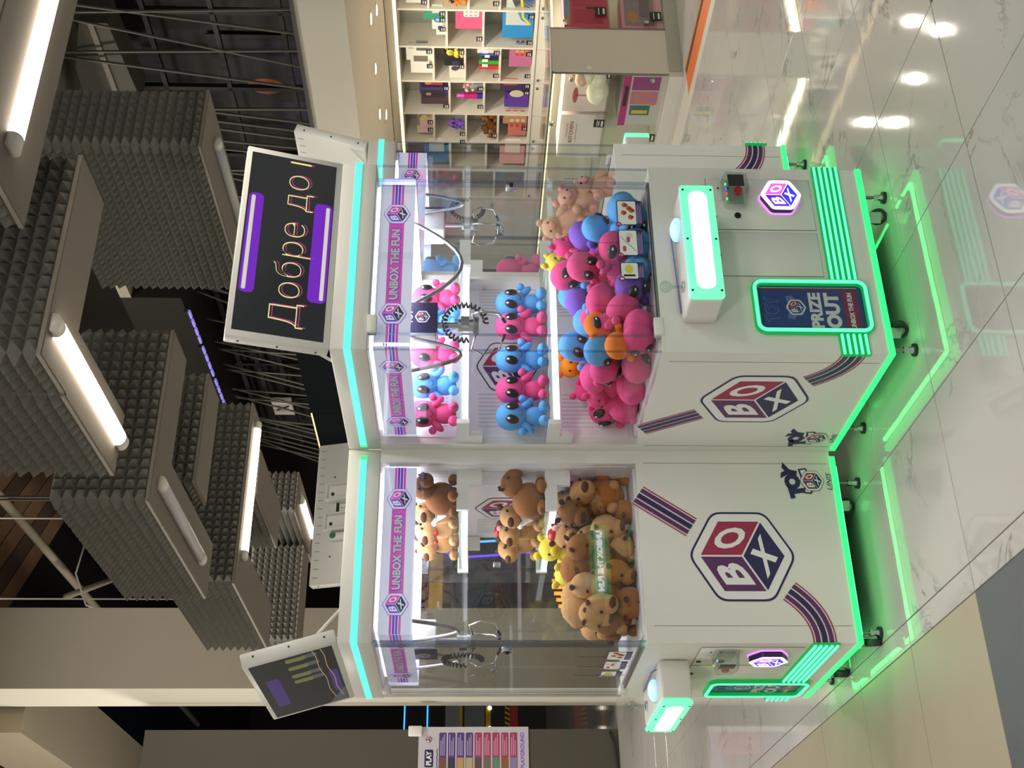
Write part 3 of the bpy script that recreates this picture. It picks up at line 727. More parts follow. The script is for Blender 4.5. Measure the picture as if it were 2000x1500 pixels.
# ------------------------------------------------------------------ plush toys
def alien(col):
    r = empty('alien_plush'); c = paint(col, .9, True); b = MB()
    b.ell((0, 0, .136), (.052, .048, .060), c, top=1.10, seg=18, ring=11); b.ell((0, .002, .056), (.040, .036, .046), c, top=.85)
    for s in (-1, 1):
        b.ell((s * .046, -.012, .080), (.015, .016, .030), c, (0, s * -.75, 0), 10, 7); b.ell((s * .026, -.034, .020), (.020, .030, .020), c, (0, 0, s * .3), 10, 7)
        b.ell((s * .064, -.018, .098), (.015, .015, .015), c, seg=10, ring=7)
    b.build('body', r)
    for s in (-1, 1):
        e = MB(); e.ell((s * .0255, -.0435, .136), (.0165, .0085, .025), M['black'], (0.05, s * -.28, s * .42), 12, 8); e.ell((s * .022 - .003, -.0525, .148), (.0045, .002, .006), M['paper'], (0, 0, 0), 8, 5); e.build('eye', r)
    mo = MB(); mo.tube([(-.012, -.044, .104), (-.004, -.0465, .0985), (.004, -.0465, .0985), (.013, -.044, .105)], .0013, M['black'], 5); mo.build('mouth', r)
    return r
def capybara(col, dark, extra=None):
    r = empty('capybara_plush'); c = paint(col, .9, True); d = paint(dark, .9, True); b = MB()
    b.ell((0, .02, .072), (.064, .078, .070), c); b.ell((0, -.048, .145), (.049, .056, .047), c)
    for s in (-1, 1):
        b.ell((s * .045, -.048, .022), (.022, .03, .022), c, seg=10, ring=7); b.ell((s * .05, .04, .02), (.024, .034, .02), c, seg=10, ring=7)
    b.build('body', r)
    b = MB(); b.ell((0, -.092, .135), (.036, .030, .033), c); b.ell((0, -.116, .146), (.024, .011, .015), d, seg=12, ring=7); b.build('snout', r)
    for s in (-1, 1):
        b = MB(); b.ell((s * .036, -.03, .190), (.012, .008, .014), d, (0, s * .4, 0), 8, 6); b.build('ear', r)
        b = MB(); b.ell((s * .040, -.082, .162), (.006, .006, .007), M['black'], seg=8, ring=6); b.build('eye', r)
    if extra == 'scarf':
        b = MB(); b.tube([(.052 * cos(a), -.03 + .055 * sin(a), .106 + .008 * sin(a)) for a in [i * 2 * pi / 18 for i in range(19)]], .010, M['paper'], 8)
        b.add([(-.035, -.088, .104), (.035, -.088, .104), (0, -.098, .05), (-.035, -.080, .104), (.035, -.080, .104), (0, -.086, .05)], [(0, 2, 1), (3, 4, 5), (0, 1, 4, 3), (1, 2, 5, 4), (2, 0, 3, 5)], M['paper']); b.ell((0, -.092, .108), (.012, .006, .010), M['black'], seg=8, ring=6); o = b.build('scarf', r); o['label'] = 'white neck scarf with black trim'
    if extra == 'bow':
        b = MB()
        for s in (-1, 1): b.ell((s * .018, -.092, .10), (.016, .007, .011), M['red'], (0, s * .3, 0), 8, 6)
        b.ell((0, -.095, .10), (.006, .006, .006), M['red'], seg=8, ring=6); o = b.build('bow', r); o['label'] = 'small red bow'
    if extra == 'hat':
        b = MB(); b.ell((0, -.03, .196), (.026, .026, .016), M['red'], seg=12, ring=7); b.ell((.026, -.045, .188), (.014, .014, .014), paint((240, 170, 180), .9, True), seg=10, ring=6); o = b.build('flower_hat', r); o['label'] = 'red and pink flower hat'
    return r
def bear(col, ear, name='bear_plush'):
    r = empty(name); c = paint(col, .9, True); e = paint(ear, .9, True); b = MB()
    b.ell((0, .005, .065), (.048, .044, .058), c); b.ell((0, -.005, .145), (.047, .043, .044), c); b.ell((0, -.045, .136), (.020, .014, .016), e, seg=10, ring=7)
    for s in (-1, 1):
        b.ell((s * .048, -.015, .082), (.018, .018, .034), c, (0, s * -.6, 0), 10, 7); b.ell((s * .028, -.035, .020), (.022, .030, .021), c, seg=10, ring=7)
    b.build('body', r)
    for s in (-1, 1):
        q = MB(); q.ell((s * .036, 0, .186), (.017, .010, .017), c, seg=10, ring=7); q.ell((s * .036, -.008, .186), (.010, .005, .010), e, seg=8, ring=6); q.build('ear', r)
        q = MB(); q.ell((s * .018, -.043, .152), (.005, .004, .006), M['black'], seg=8, ring=6); q.build('eye', r)
    return r
PINK, BLUE, PURP, ORAN = (232, 86, 146), (96, 170, 232), (132, 96, 200), (242, 134, 52)
proto = {'p': alien(PINK), 'b': alien(BLUE), 'v': alien(PURP), 'o': alien(ORAN),
         'r': bear((246, 150, 40), (236, 120, 30), 'cat_plush'), 'y': bear((226, 214, 84), (206, 190, 60), 'cat_plush'), 'a': bear((232, 178, 150), (220, 158, 132)), 'k': bear((230, 76, 140), (214, 60, 120), 'cat_plush'),
         'c1': capybara((146, 96, 52), (82, 50, 32)), 'c2': capybara((190, 146, 98), (96, 66, 48)), 'c3': capybara((168, 112, 54), (92, 58, 36)),
         'cs': capybara((186, 146, 100), (92, 60, 44), 'scarf'), 'cb': capybara((196, 156, 110), (92, 60, 44), 'bow'), 'ch': capybara((184, 142, 96), (92, 60, 44), 'hat'),
         'cd': capybara((122, 78, 42), (70, 44, 30))}
used = set()
def toy(key, k, lx, d, z, rot, label, cat, group, center=.1, sc_=1.):
    p = proto[key]
    if key in used: o = copy_tree(p)
    else: o = p; used.add(key)
    X = mframe(k)[0] @ Matrix.Translation((lx, -d, z)) @ Euler(rot).to_matrix().to_4x4() @ Matrix.Translation((0, 0, -center * sc_))
    o.location = X.translation; o.rotation_euler = X.to_euler(); o.scale = (sc_,) * 3
    tag(o, label, cat, group)
    return o
CN = {'p': 'pink', 'b': 'blue'}
ordn = ['first', 'second', 'third', 'fourth', 'fifth', 'sixth']
G = 'alien toys lined up on the claw machine shelves'
for i, (c, lx) in enumerate(zip('bpbpb', (-.325, -.208, -.070, .085, .195))):
    toy(c, 'B', lx, .150, 1.248, (0, 0, random.uniform(-.25, .1)), '%s alien plush standing %s from left on the middle shelf' % (CN[c], ordn[i]), 'plush toy', G, 0, 1.06)
for i, (c, lx, rz) in enumerate(zip('pbpbp', (-.315, -.19, -.05, .10, .215), (-.5, -.3, -.2, .1, 0))):
    toy(c, 'B', lx, .150, 1.598, (0, 0, rz), '%s alien plush standing %s from left on the top shelf' % (CN[c], ordn[i]), 'plush toy', G, 0, 1.02)
G = 'toys heaped in the alien claw machine'
U_ = random.uniform
R3 = lambda: (U_(-1.6, 1.6), U_(-1.2, 1.2), U_(-3, 3))
heap = [  # key, lx, d, z, rotation or None, label
 ('p', -.09, .57, 1.09, (1.9, .3, .4), 'large pink alien plush face down near the middle top of the heap'),
 ('b', -.12, .50, 1.10, (1.2, .6, 2.2), 'blue alien plush leaning left of the pink heap top'),
 ('p', -.17, .64, 1.035, (2.4, .2, 1.), 'pink alien plush showing its round back behind the front pane'),
 ('v', -.10, .665, .975, (1.4, .9, .5), 'bluish purple plush head pressed low behind the front pane'),
 ('p', .075, .58, 1.10, (.5, .2, -.6), 'pink hooded plush upright in the middle of the heap'),
 ('p', .16, .45, 1.15, (.3, -.5, -1.), 'pink plush standing at the top rear of the heap'),
 ('k', .25, .44, 1.15, (.2, .4, .6), 'pink plush with a white tag at the top right of the heap'),
 ('v', .245, .50, 1.09, (.8, .3, .8), 'purple plush sunk among pink toys at the right rear'),
 ('y', .30, .28, 1.17, (.2, .2, .3), 'yellow plush standing highest at the right rear corner'),
 ('b', .26, .56, 1.045, (.6, -.6, .4), 'blue plush with raised paw on the right of the heap'),
 ('p', .07, .655, 1.02, (1., 1.2, .2), 'pink plush lying sideways above the first sticker'),
 ('b', .27, .645, 1.0, (1.8, .1, .3), 'large blue plush head behind the third sticker'),
 ('b', .335, .60, .975, (2.2, .5, 2.), 'blue plush wedged in the front right corner'),
 ('p', .32, .46, 1.02, (.9, -.9, 1.6), 'pink plush against the right hand pane'),
 ('b', .20, .66, .95, (1.5, 1.3, .3), 'blue plush lying low behind the second sticker'),
 ('b', .085, .66, .945, (1.5, -1.2, .7), 'blue plush lying low between two stickers'),
 ('b', -.02, .66, .955, (1.6, .9, .1), 'blue plush lying low left of the first sticker'),
 ('b', .10, .40, 1.08, (.5, .7, 1.), 'blue plush half buried behind the pink hood'),
 ('b', .14, .28, 1.10, (.1, .1, .5), 'bright blue plush at the back under the lower shelf'),
 ('v', .01, .38, 1.11, (1., .2, .9), 'purple plush at the back left of the bright blue one'),
 ('o', -.22, .60, 1.07, (.4, .9, .4), 'orange alien plush with spread arms on the heap'),
 ('o', -.30, .64, 1.02, (1.2, -.4, -.6), 'orange plush pressed to the left front corner'),
 ('b', -.15, .36, 1.12, (.4, .3, -.3), 'blue plush standing at the back left of the orange one'),
 ('b', -.27, .56, 1.065, (.9, .3, -.7), 'blue alien plush smiling beside the orange toys'),
 ('p', -.25, .67, .965, (1.7, .4, .2), 'pink plush lying low in the left front corner'),
 ('p', -.32, .66, .955, (.9, 1.2, -.9), 'pink plush jammed against the left corner post'),
 ('p', -.22, .34, 1.09, (1.7, .2, -1.3), 'large pink plush back at the heap top by the left pane'),
 ('p', -.28, .47, 1.05, (1.2, .7, -1.), 'pink plush leaning on the left pane under the corner'),
 ('r', -.10, .02 + .12, 1.11, (.1, .1, -.5), 'orange yellow cat plush at the back by the left pane'),
 ('p', -.30, .54, .955, (1.6, -.5, -1.4), 'pink plush lying low along the left pane, nearest the front'),
 ('p', -.30, .39, .965, (2., .5, -1.8), 'pink plush on the tray beside the left pane'),
 ('k', -.28, .28, 1.03, (.4, -.4, -1.3), 'pink cat plush with folded ears in the left of the heap'),
 ('k', -.20, .13, 1.06, (.3, .3, -1.), 'pink cat plush with one pointed ear up by the back wall'),
 ('p', -.27, .085 + .03, .985, (-.35, -.5, -1.1), 'pink alien plush slumped with black eyes by the left pane'),
 ('p', -.31, .25, .955, (1.2, .9, -2.), 'pink plush lying on its side near the left pane'),
 ('p', -.05, .45, 1.0, None, 'pink plush filling the middle of the heap'),
 ('b', .05, .30, 1.0, None, 'blue plush filling the rear of the heap'),
 ('p', .18, .32, 1.03, None, 'pink plush under the yellow one'),
 ('p', -.15, .2, .97, None, 'pink plush under the orange yellow cat'),
 ('b', .30, .40, .96, None, 'blue plush low by the right pane'),
 ('p', .12, .55, .98, None, 'pink plush below the hooded one')]
for key, lx, d, z, rot, lab in heap:
    lx = max(-.285, min(.29, lx)); d = min(d, .655)
    toy(key, 'B', lx, d, z + .005, rot or R3(), lab, 'plush toy', G, .1, 1.08 if key in 'pbv' else .95)
G = 'peach bears heaped in the shop facing machine'
for lx, d, z, lab in ((-.26, .42, 1.14, 'peach bear plush highest in the shop facing machine'), (-.25, .56, 1.06, 'peach bear plush below the highest one, right hand side'), (-.28, .28, 1.07, 'peach bear plush leaning toward the alien machine'),
                      (-.1, .45, 1.05, 'peach bear plush in the middle of the shop facing machine'), (-.28, .62, .98, 'peach bear plush low by the front of the shop facing machine'), (-.27, .36, .97, 'peach bear plush lying on the tray of the shop facing machine')):
    toy('a', 'D', lx, d, z, (U_(-.5, .5), U_(-.5, .5), U_(-2.2, -.6)), lab, 'plush toy', G, .1, 1.1)
for i, (lx, z, c, lab) in enumerate(((-.28, 1.248, 'p', 'pink alien plush on the lower shelf of the shop facing machine'), (-.15, 1.248, 'b', 'blue alien plush on the lower shelf of the shop facing machine'), (-.27, 1.598, 'b', 'blue alien plush on the top shelf of the shop facing machine'))):
    toy(c, 'D', lx, .15, z, (0, 0, 0), lab, 'plush toy', None, 0)
G = 'capybaras on the claw machine shelves'
for key, lx, d, z, rz, lab in (('cd', .27, .14, 1.598, 1.9, 'dark brown capybara plush turned away at the right of the top shelf'), ('cs', .12, .14, 1.598, .9, 'tan capybara plush in a white scarf on the top shelf'),
                               ('cb', -.05, .14, 1.598, .6, 'tan capybara plush with a red bow on the top shelf'), ('c2', -.22, .14, 1.598, .5, 'tan capybara plush without bow at the left of the top shelf'),
                               ('c1', .27, .14, 1.248, 2.6, 'brown capybara plush with its back turned on the lower shelf'), ('cs', .10, .14, 1.248, .8, 'tan capybara plush in a white scarf on the lower shelf'),
                               ('ch', -.04, .15, 1.248, .6, 'tan capybara plush with a red flower hat on the lower shelf'), ('c2', -.22, .14, 1.248, .4, 'plain tan capybara plush at the left of the lower shelf')):
    toy(key, 'A', lx, d, z, (0, 0, rz), lab, 'plush toy', G, 0, .95)
G = 'capybaras heaped in the left claw machine'
for key, lx, d, z, rot, lab in (
 ('cb', .15, .12, 1.135, (.2, 0, 1.2), 'tan capybara plush face up at the right back of the brown heap'), ('c2', .26, .135, 1.065, (.1, .1, 1.5), 'light brown capybara plush looking out at the right end of the heap'),
 ('c3', .29, .15, .955, (1.6, .2, .3), 'orange brown capybara plush low in the right end of the heap'), ('cd', .24, .19, 1.14, (.6, .2, 1.0), 'darkest brown capybara plush on top at the right'),
 ('c2', .27, .30, 1.05, (1.2, .2, 1.9), 'big tan capybara plush bulging in the middle of the heap'), ('c2', .30, .30, .945, (1.4, .8, 1.), 'tan capybara plush low in the middle of the heap'),
 ('ch', .10, .24, 1.135, (.3, .1, 1.1), 'pale tan capybara plush behind the darkest one'), ('c1', .24, .40, 1.125, (.8, -.2, 2.1), 'brown capybara plush on top, left of the middle'),
 ('cd', .29, .43, .945, (1.5, .4, .2), 'dark capybara plush low in the shade, left of the middle'), ('c2', .24, .53, 1.12, (.9, .3, 1.7), 'tan capybara plush on top toward the left'),
 ('c3', .28, .48, 1.03, (1.5, .4, 2.2), 'mid brown capybara plush behind the green reflection'), ('c1', .30, .56, .95, (1.5, .1, .9), 'brown capybara plush low toward the left'),
 ('c2', .24, .63, 1.11, (1.2, .2, 1.2), 'tan capybara plush on top at the left end'), ('c1', .29, .66, .95, (1.4, -.2, 2.), 'brown capybara plush low at the left end'),
 ('c2', .27, .68, 1.055, (.7, .2, 1.6), 'tan capybara plush with a string loop at the left end'), ('c3', .08, .45, 1.05, (1., .3, 1.), 'brown capybara plush deep in the middle of the heap'),
 ('c1', .08, .3, 1.02, (.9, .3, .4), 'brown capybara plush deep at the right of the heap'), ('c2', .05, .6, 1.03, (.9, -.3, 1.4), 'tan capybara plush deep at the left of the heap'),
 ('c3', -.12, .5, .99, (.9, .5, 1.), 'brown capybara plush at the far side of the tray'), ('c1', -.15, .3, .99, (1., .2, 2.), 'brown capybara plush at the far back of the tray')):
    toy(key, 'A', min(lx, .238), min(d, .605), max(z, .985), rot, lab, 'plush toy', G, .1, 1.04)
for lx, d, z, rot, lab in ((.0, .27, 1.17, (.1, .2, 1.1), 'yellow cat plush standing behind the brown heap'), (.02, .37, 1.12, (.6, .1, .8), 'yellow cat plush leaning left behind the brown heap')):
    toy('y', 'A', lx, d, z, rot, lab, 'plush toy', 'yellow cats behind the capybaras', .1, 1.1)

# ------------------------------------------------------------------ floor
T = .594
GR, GN = 1.857, -3.412          # a grout crossing
fl = struct(rn(MB().box(-9, 14, -6, 30, -.08, -.006, M['grout']).build('floor')))
tb = MB()
g = .0022
def tile_mesh(w_, l_, mt, name):
    b = MB(); a0, a1, c0, c1 = g, w_ - g, g, l_ - g; e = .0012
    b.add([(a0, c0, -.006), (a1, c0, -.006), (a1, c1, -.006), (a0, c1, -.006), (a0, c0, -e), (a1, c0, -e), (a1, c1, -e), (a0, c1, -e), (a0 + e, c0 + e, 0), (a1 - e, c0 + e, 0), (a1 - e, c1 - e, 0), (a0 + e, c1 - e, 0)],
          [(0, 1, 5, 4), (1, 2, 6, 5), (2, 3, 7, 6), (3, 0, 4, 7), (4, 5, 9, 8), (5, 6, 10, 9), (6, 7, 11, 10), (7, 4, 8, 11), (8, 9, 10, 11)], mt)
    return b
def tiles(mb_, name, places):
    first = None
    for x, y in places:
        if first is None: o = first = mb_.build(name, fl)
        else: o = first.copy(); COL.objects.link(o)
        o.location = (x, y, 0); o.parent = fl
R_B = 1.172
cell = lambda i: GR + i * T
places = []
for i in range(-1, 8):
    for j in range(-13, 6):
        R0 = GR + i * T; N1 = GN + (j + 1) * T
        X = RN(R0 + T / 2, N1 - T / 2)
        if X.y < 2.0 or abs(X.x) / X.y > .42: continue
        if cell(i) < R_B - .05: continue
        places.append((R0, -N1))
rest = [p for p in places]
tiles(tile_mesh(T, T, M['marble'], 'marble_tile'), 'marble_tile', rest)
edge_w = GR - T - R_B
x_edge = R_B
x_first = min(p[0] for p in rest)
tiles(tile_mesh(x_first - R_B, T, M['marble'], 'border_tile'), 'border_tile', [(R_B, -(GN + (j + 1) * T)) for j in range(-11, 6)])
bj = []
for j in range(-9, 6):
    for i in range(4):
        bj.append((R_B - 1.19 * (i + 1), -(GN + (j + 1) * T), GN + (j + 1) * T))
tiles(tile_mesh(1.19, T, M['beige'], 'beige_tile'), 'beige_tile', [(x, y) for x, y, n in bj if n < GN + .1])
tiles(tile_mesh(1.19, T, M['charcoal'], 'charcoal_tile'), 'charcoal_tile', [(x, y) for x, y, n in bj if n >= GN + .1])
fm = MB()      # polished floor beyond the tiles that can be told apart
fx = max(p[0] for p in rest) + T
fm.box(fx, 13, -5, 29, -.006, -.0002, M['marble']); ymax = -(GN - 12 * T)
fm.box(x_first, fx, max(p[1] for p in rest) + T, 29, -.006, -.0002, M['marble'])
fm.box(-9, x_first, -(GN - 9 * T) + .02, 29, -.006, -.0006, M['marble'])
fm.build('polished_field', fl)
# threshold strips at the shop door
def rbx(name, R0, R1, N0, N1, z0, z1, mt, parent=None):
    o = MB().box(R0, R1, -N0, -N1, z0, z1, mt).build(name, parent)
    if not parent: rn(o)
    return o
rbx('threshold_strip', 5.79, 5.885, -6.33, -3.5, -.001, .003, M['stone'], fl)
rbx('threshold_strip', 5.79, 6.03, -12, -6.335, -.001, .003, M['stone'], fl)
rbx('threshold_strip', 6.085, 6.13, -6.33, -3.5, -.001, .004, M['wallgrey'], fl)
rbx('threshold_strip', 6.135, 6.16, -6.36, -3.5, -.001, .004, M['orange'], fl)
tag(rbx('floor_tape', 5.89, 6.08, -6.33, -3.5, 0, .003, M['orange']), 'orange tape strip on the floor along the shop doorway', 'floor tape')

# ------------------------------------------------------------------ building shell
struct(rbx('wall_left', -9, 2.735, -12.3, -12.55, 0, 4.84, M['wallgrey']))
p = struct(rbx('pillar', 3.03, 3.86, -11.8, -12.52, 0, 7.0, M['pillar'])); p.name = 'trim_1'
p.data.materials.append(M['plaster'])  # cream on the left face paints in the light falling on that side
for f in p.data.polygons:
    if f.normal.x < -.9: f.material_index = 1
struct(rbx('trim_2', 2.78, 3.63, -12.6, -26, 6.2, 6.98, M['beam']))
struct(rbx('ceiling', -9, 14, 5, -30, 7.0, 7.1, M['dark']))
struct(rbx('wall_back', -9, 14, -30, -30.2, 0, 7.0, M['dark']))
struct(rbx('wall_right', 9.0, 9.2, 3, -30, 0, 7.0, M['dark']))
# shop front
struct(rbx('trim_3', 6.0, 6.12, -3.2, -9.3, 2.45, 2.75, M['plaster']))
struct(rbx('trim_4', 6.0, 9.0, -3.2, -13, 2.41, 2.45, M['plaster']))
struct(rbx('trim_5', 5.985, 6.0, -3.2, -9.3, 2.75, 2.775, paint((90, 90, 88), .4)))
struct(rbx('wall_upper', 6.9, 7.0, -3.2, -14, 2.45, 7.0, M['dark']))
struct(rbx('wall_shop', 8.94, 8.99, -3.2, -13, 0, 2.41, M['plaster']))
struct(rbx('trim_6', 5.9, 6.9, -3.2, -9.1, 4.65, 4.75, M['pillar']))
struct(rbx('trim_7', 5.9, 6.9, -9.1, -14, 4.2, 4.75, M['dark']))
# wooden ceiling boards seen past the foam baffles
k = 0
for i in range(26):
    a = -8.0 - .34 * i
    o = MB().box(-3.2, 3.2, -.14, .14, -.03, 0, M['wood'] if i % 3 else M['wood2']).build('ceiling_board', None)
    o.parent = bpy.data.objects['ceiling']; o.location = (4.6, -a - 3, 6.99); o.rotation_euler = (0, 0, math.radians(38)); 
o = MB().tube([(5.0, 8, 6.5), (5.0, 22, 6.5)], .05, M['beam'], 8).build('service_pipe'); rn(o); tag(o, 'grey brown pipe under the dark plank ceiling beside the pillar', 'pipe')
o = MB().tube([(4.55, 13.5, 6.3), (5.9, 16.2, 6.2)], .04, M['beam'], 8).build('roof_strut'); rn(o); tag(o, 'slanting thin strut crossing the ceiling pipe', 'strut')
o = MB().tube([(4.25, 13.3, 5.6), (4.4, 13.35, 6.0), (4.8, 13.4, 6.2), (5.2, 13.4, 6.15)], .012, M['paper'], 6).build('loose_cable'); rn(o); tag(o, 'thin white cable looping down from the plank ceiling', 'cable')

# ------------------------------------------------------------------ foam baffles with batten lamps
ZB = 3.0
def foam_face(mb_, p0, p1, z0, z1, out, pitch=.052, hgt=.045):
    """pyramids on the vertical face from p0 to p1 (local xy), pushed towards out"""
    p0, p1, out = Vector(p0), Vector(p1), Vector(out)
    L = (p1 - p0).length; n = max(1, round(L / pitch)); mz = max(1, round((z1 - z0) / pitch)); du = (p1 - p0) / n; dz = (z1 - z0) / mz
    vs = []; fs = []
    for i in range(n):
        for j in range(mz):
            b = p0 + du * i; q = len(vs)
            for uu, vv in ((0, 0), (1, 0), (1, 1), (0, 1)): c = b + du * uu; vs.append((c.x, c.y, z0 + dz * (j + vv)))
            c = b + du * .5 + out * hgt; vs.append((c.x, c.y, z0 + dz * (j + .5)))
            fs += [(q, q + 1, q + 4), (q + 1, q + 2, q + 4), (q + 2, q + 3, q + 4), (q + 3, q, q + 4)]
    mb_.add(vs, fs, M['foam'])
def baffle(arms, hgt, label, foam_sides='LF', zb=ZB, pitch=.052):
    R0 = sum((a[0] + a[1]) / 2 for a in arms) / len(arms); N0 = sum((a[2] + a[3]) / 2 for a in arms) / len(arms)
    root = empty('acoustic_baffle', RN(R0, N0, zb), TH); tag(root, label, 'ceiling baffle', 'foam covered ceiling baffles')
    for (a0, a1, n0, n1) in arms:
        x0, x1, y0, y1 = a0 - R0, a1 - R0, -(max(n0, n1)) + N0, -(min(n0, n1)) + N0
        b = MB(); b.box(x0, x1, y0, y1, 0, .014, M['slab']); b.box(x0 - .006, x1 + .006, y0 - .006, y1 + .006, .004, .018, M['slab_edge']); b.build('bottom_panel', root)
        b = MB(); e = .010
        b.box(x0 + e, x1 - e, y0 + e, y1 - e, .018, hgt, M['foam'])
        foam_face(b, (x0 + e, y1 - e), (x0 + e, y0 + e), .018, hgt, (-1, 0), pitch); foam_face(b, (x0 + e, y0 + e), (x1 - e, y0 + e), .018, hgt, (0, -1), pitch)
        foam_face(b, (x1 - e, y0 + e), (x1 - e, y1 - e), .018, hgt, (1, 0), pitch); foam_face(b, (x1 - e, y1 - e), (x0 + e, y1 - e), .018, hgt, (0, 1), pitch)
        f = b.build('foam_block', root); f['kind'] = 'stuff'; f['label'] = 'charcoal pyramid foam'
    for a in (arms[0],):
        b = MB(); x = (a[0] + a[1]) / 2 - R0; y = -(a[2] + a[3]) / 2 + N0
        b.cyl((x, y, hgt), (x, y, 7.0 - zb - .001), .008, M['rod'], 6); b.build('hanger_rod', root)
    return root
def batten(R0, N0, R1, N1, on, label, z=ZB, cap=.05):
    a = RN(R0, N0, z); b_ = RN(R1, N1, z); d = b_ - a; L = d.length
    root = empty('batten_lamp', (a + b_) / 2, math.atan2(d.y, d.x)); tag(root, label, 'lamp', 'batten lamps under the foam baffles')
    def prof(x0, x1, mt, name, w=.034, h=.04):
        P = [(w * cos(t), -h * .35 - h * .65 * sin(t)) for t in [i * pi / 8 for i in range(9)]] ; P = [(w, -.0005)] + P + [(-w, -.0005)]; n = len(P)
        b = MB(); b.add([(x0, y, zz) for y, zz in P] + [(x1, y, zz) for y, zz in P], [(i, i + 1, n + i + 1, n + i) for i in range(n - 1)] + [tuple(range(n - 1, -1, -1)), tuple(range(n, 2 * n)), (n - 1, 0, n, 2 * n - 1)], mt, True)
        return b.build(name, root)
    prof(-L / 2 - cap, -L / 2, M['tube_cap'], 'end_cap'); prof(L / 2, L / 2 + cap, M['tube_cap'], 'end_cap')
    prof(-L / 2, L / 2, M['tube_on'] if on else M['tube_off'], 'diffuser')
    return root
baffle([(4.16, 4.55, -4.93, -6.3)], .9, 'large foam baffle right of the others, unlit lamp under it, above the greeting screen')
baffle([(2.30, 4.6, -2.66, -3.13), (2.25, 2.68, -1.9, -2.66)], .5, 'nearest foam baffle at the top right corner over the bright lamp')
baffle([(2.02, 2.87, -3.47, -3.75), (2.01, 2.28, -3.75, -4.42)], .55, 'L shaped foam baffle with the long lit lamp, nearest the middle')
baffle([(2.12, 3.015, -4.95, -5.23), (2.12, 2.43, -5.23, -6.3)], .45, 'L shaped foam baffle with the unlit lamp, right above the pillar side')
baffle([(2.56, 3.21, -5.73, -6.02)], .45, 'narrow foam baffle behind the unlit lamp baffle')
baffle([(2.45, 3.70, -7.0, -7.25), (2.45, 2.76, -7.25, -8.4)], .45, 'L shaped foam baffle with the upright looking lit lamp')
baffle([(3.22, 3.55, -7.4, -8.4)], .4, 'small foam baffle behind the upright looking lit lamp')
baffle([(3.82, 4.18, -9.15, -10.35)], .5, 'far foam baffle with the short lit lamp near the rear screen')
baffle([(2.9, 3.75, -9.75, -10.1)], .45, 'far foam baffle low beside the pillar')
baffle([(5.3, 7.0, -17.5, -17.9)], .7, 'most distant foam baffle seen through the gap beside the pillar', zb=4.3, pitch=.13)
batten(2.155, -3.53, 2.145, -4.36, True, 'long lit batten lamp under the L shaped baffle nearest the middle')
batten(2.47, -2.90, 3.6, -2.90, True, 'brightest batten lamp at the top right corner')
batten(2.25, -5.09, 2.24, -5.98, False, 'unlit batten lamp above the side of the capybara machine')
batten(3.57, -7.125, 2.70, -7.125, True, 'lit batten lamp running straight up behind the two machines')
batten(4.0, -9.33, 4.0, -10.13, True, 'short lit batten lamp beside the vented screen back')
batten(4.39, -5.2, 4.40, -6.0, False, 'unlit batten lamp behind the greeting screen')
batten(5.9, -17.7, 6.5, -17.7, True, 'far lit batten lamp showing as a spark beside the edge on screen', z=4.3)
for Rr, Nn, e, cc in ((2.15, -3.95, 9, WARM), (3.0, -2.9, 9, WARM), (3.1, -7.1, 7, WARM)):
    area('batten_glow', Rr, Nn, ZB - .06, .06, .7, e, cc)

# ------------------------------------------------------------------ dark void over the shop: cords, band, posters
random.seed(3)
for N0, N1, z, zt, ch, nm in ((-4.9, -8.9, 2.776, 4.649, (.10, .22, .28, .16), 'screen of dark cords strung from the shop fascia to the ceiling'), (-9.5, -13.0, 3.312, 4.199, (.10, .14, .2), 'screen of dark cords strung above the black gloss band')):
    r = empty('cord_screen', RN(6.06, (N0 + N1) / 2, z), TH); tag(r, nm, 'cord screen'); N = N0
    while N > N1:
        top = N + random.choice((0, .05, -.05, .25, -.3, .02))
        MB().cyl((0, (N0 + N1) / 2 - N, 0), (.24, (N0 + N1) / 2 - top, zt - z), .011, M['rod'], 6).build('cord', r); N -= random.choice(ch)
for i, N in enumerate((-5.74, -5.92)):
    r = empty('spot_lamp', RN(6.2, N, 4.5), TH); tag(r, ['tiny bright spot lamp under the gallery panel at the right frame edge', 'tiny bright spot lamp under the gallery panel, second from the frame edge'][i], 'lamp')
    MB().cyl((0, 0, .02), (0, 0, .15), .012, M['black'], 8).build('stem', r); MB().cyl((0, 0, -.02), (0, 0, .03), .022, M['black'], 12).build('shade', r); MB().ell((0, 0, -.022), (.017, .017, .012), M['downl'], seg=10, ring=6).build('bulb', r)
r = empty('gloss_band', RN(6.0, -10.0, 2.78), TH); tag(r, 'black glossy fascia band behind the machines with a warm lit edge', 'fascia')
MB().box(0, .15, -.6, 1.55, 0, .53, M['gloss']).build('band_panel', r); MB().box(0, .15, 1.56, 3.2, 0, .53, M['gloss']).build('band_panel', r)
MB().box(-.004, .01, 1.56, 3.2, .515, .532, M['goldline']).build('lit_edge', r)
for N in (-9.55, -10.2, -10.85):
    r = empty('track_light', RN(6.02, N, 4.2), TH); r.location.z = 4.15; r.location -= RV * .15; tag(r, {-9.55: 'lavender dashed track light nearest the greeting screen, high behind the cords', -10.2: 'lavender dashed track light in the middle, high behind the cords', -10.85: 'lavender dashed track light furthest from the greeting screen, high behind the cords'}[N], 'lamp', 'lavender track lights')
    MB().box(-.02, .02, -.3, .3, .02, .05, M['darker']).build('track_rail', r)
    for q in (-.22, -.07, .08, .23): MB().box(-.015, .015, q - .055, q + .055, 0, .02, M['purple_led']).build('dash', r)
r = empty('hanging_sign', RN(6.4, -12.2, 3.62), TH); tag(r, 'small pale sign with a dark X hung behind the cords', 'sign')
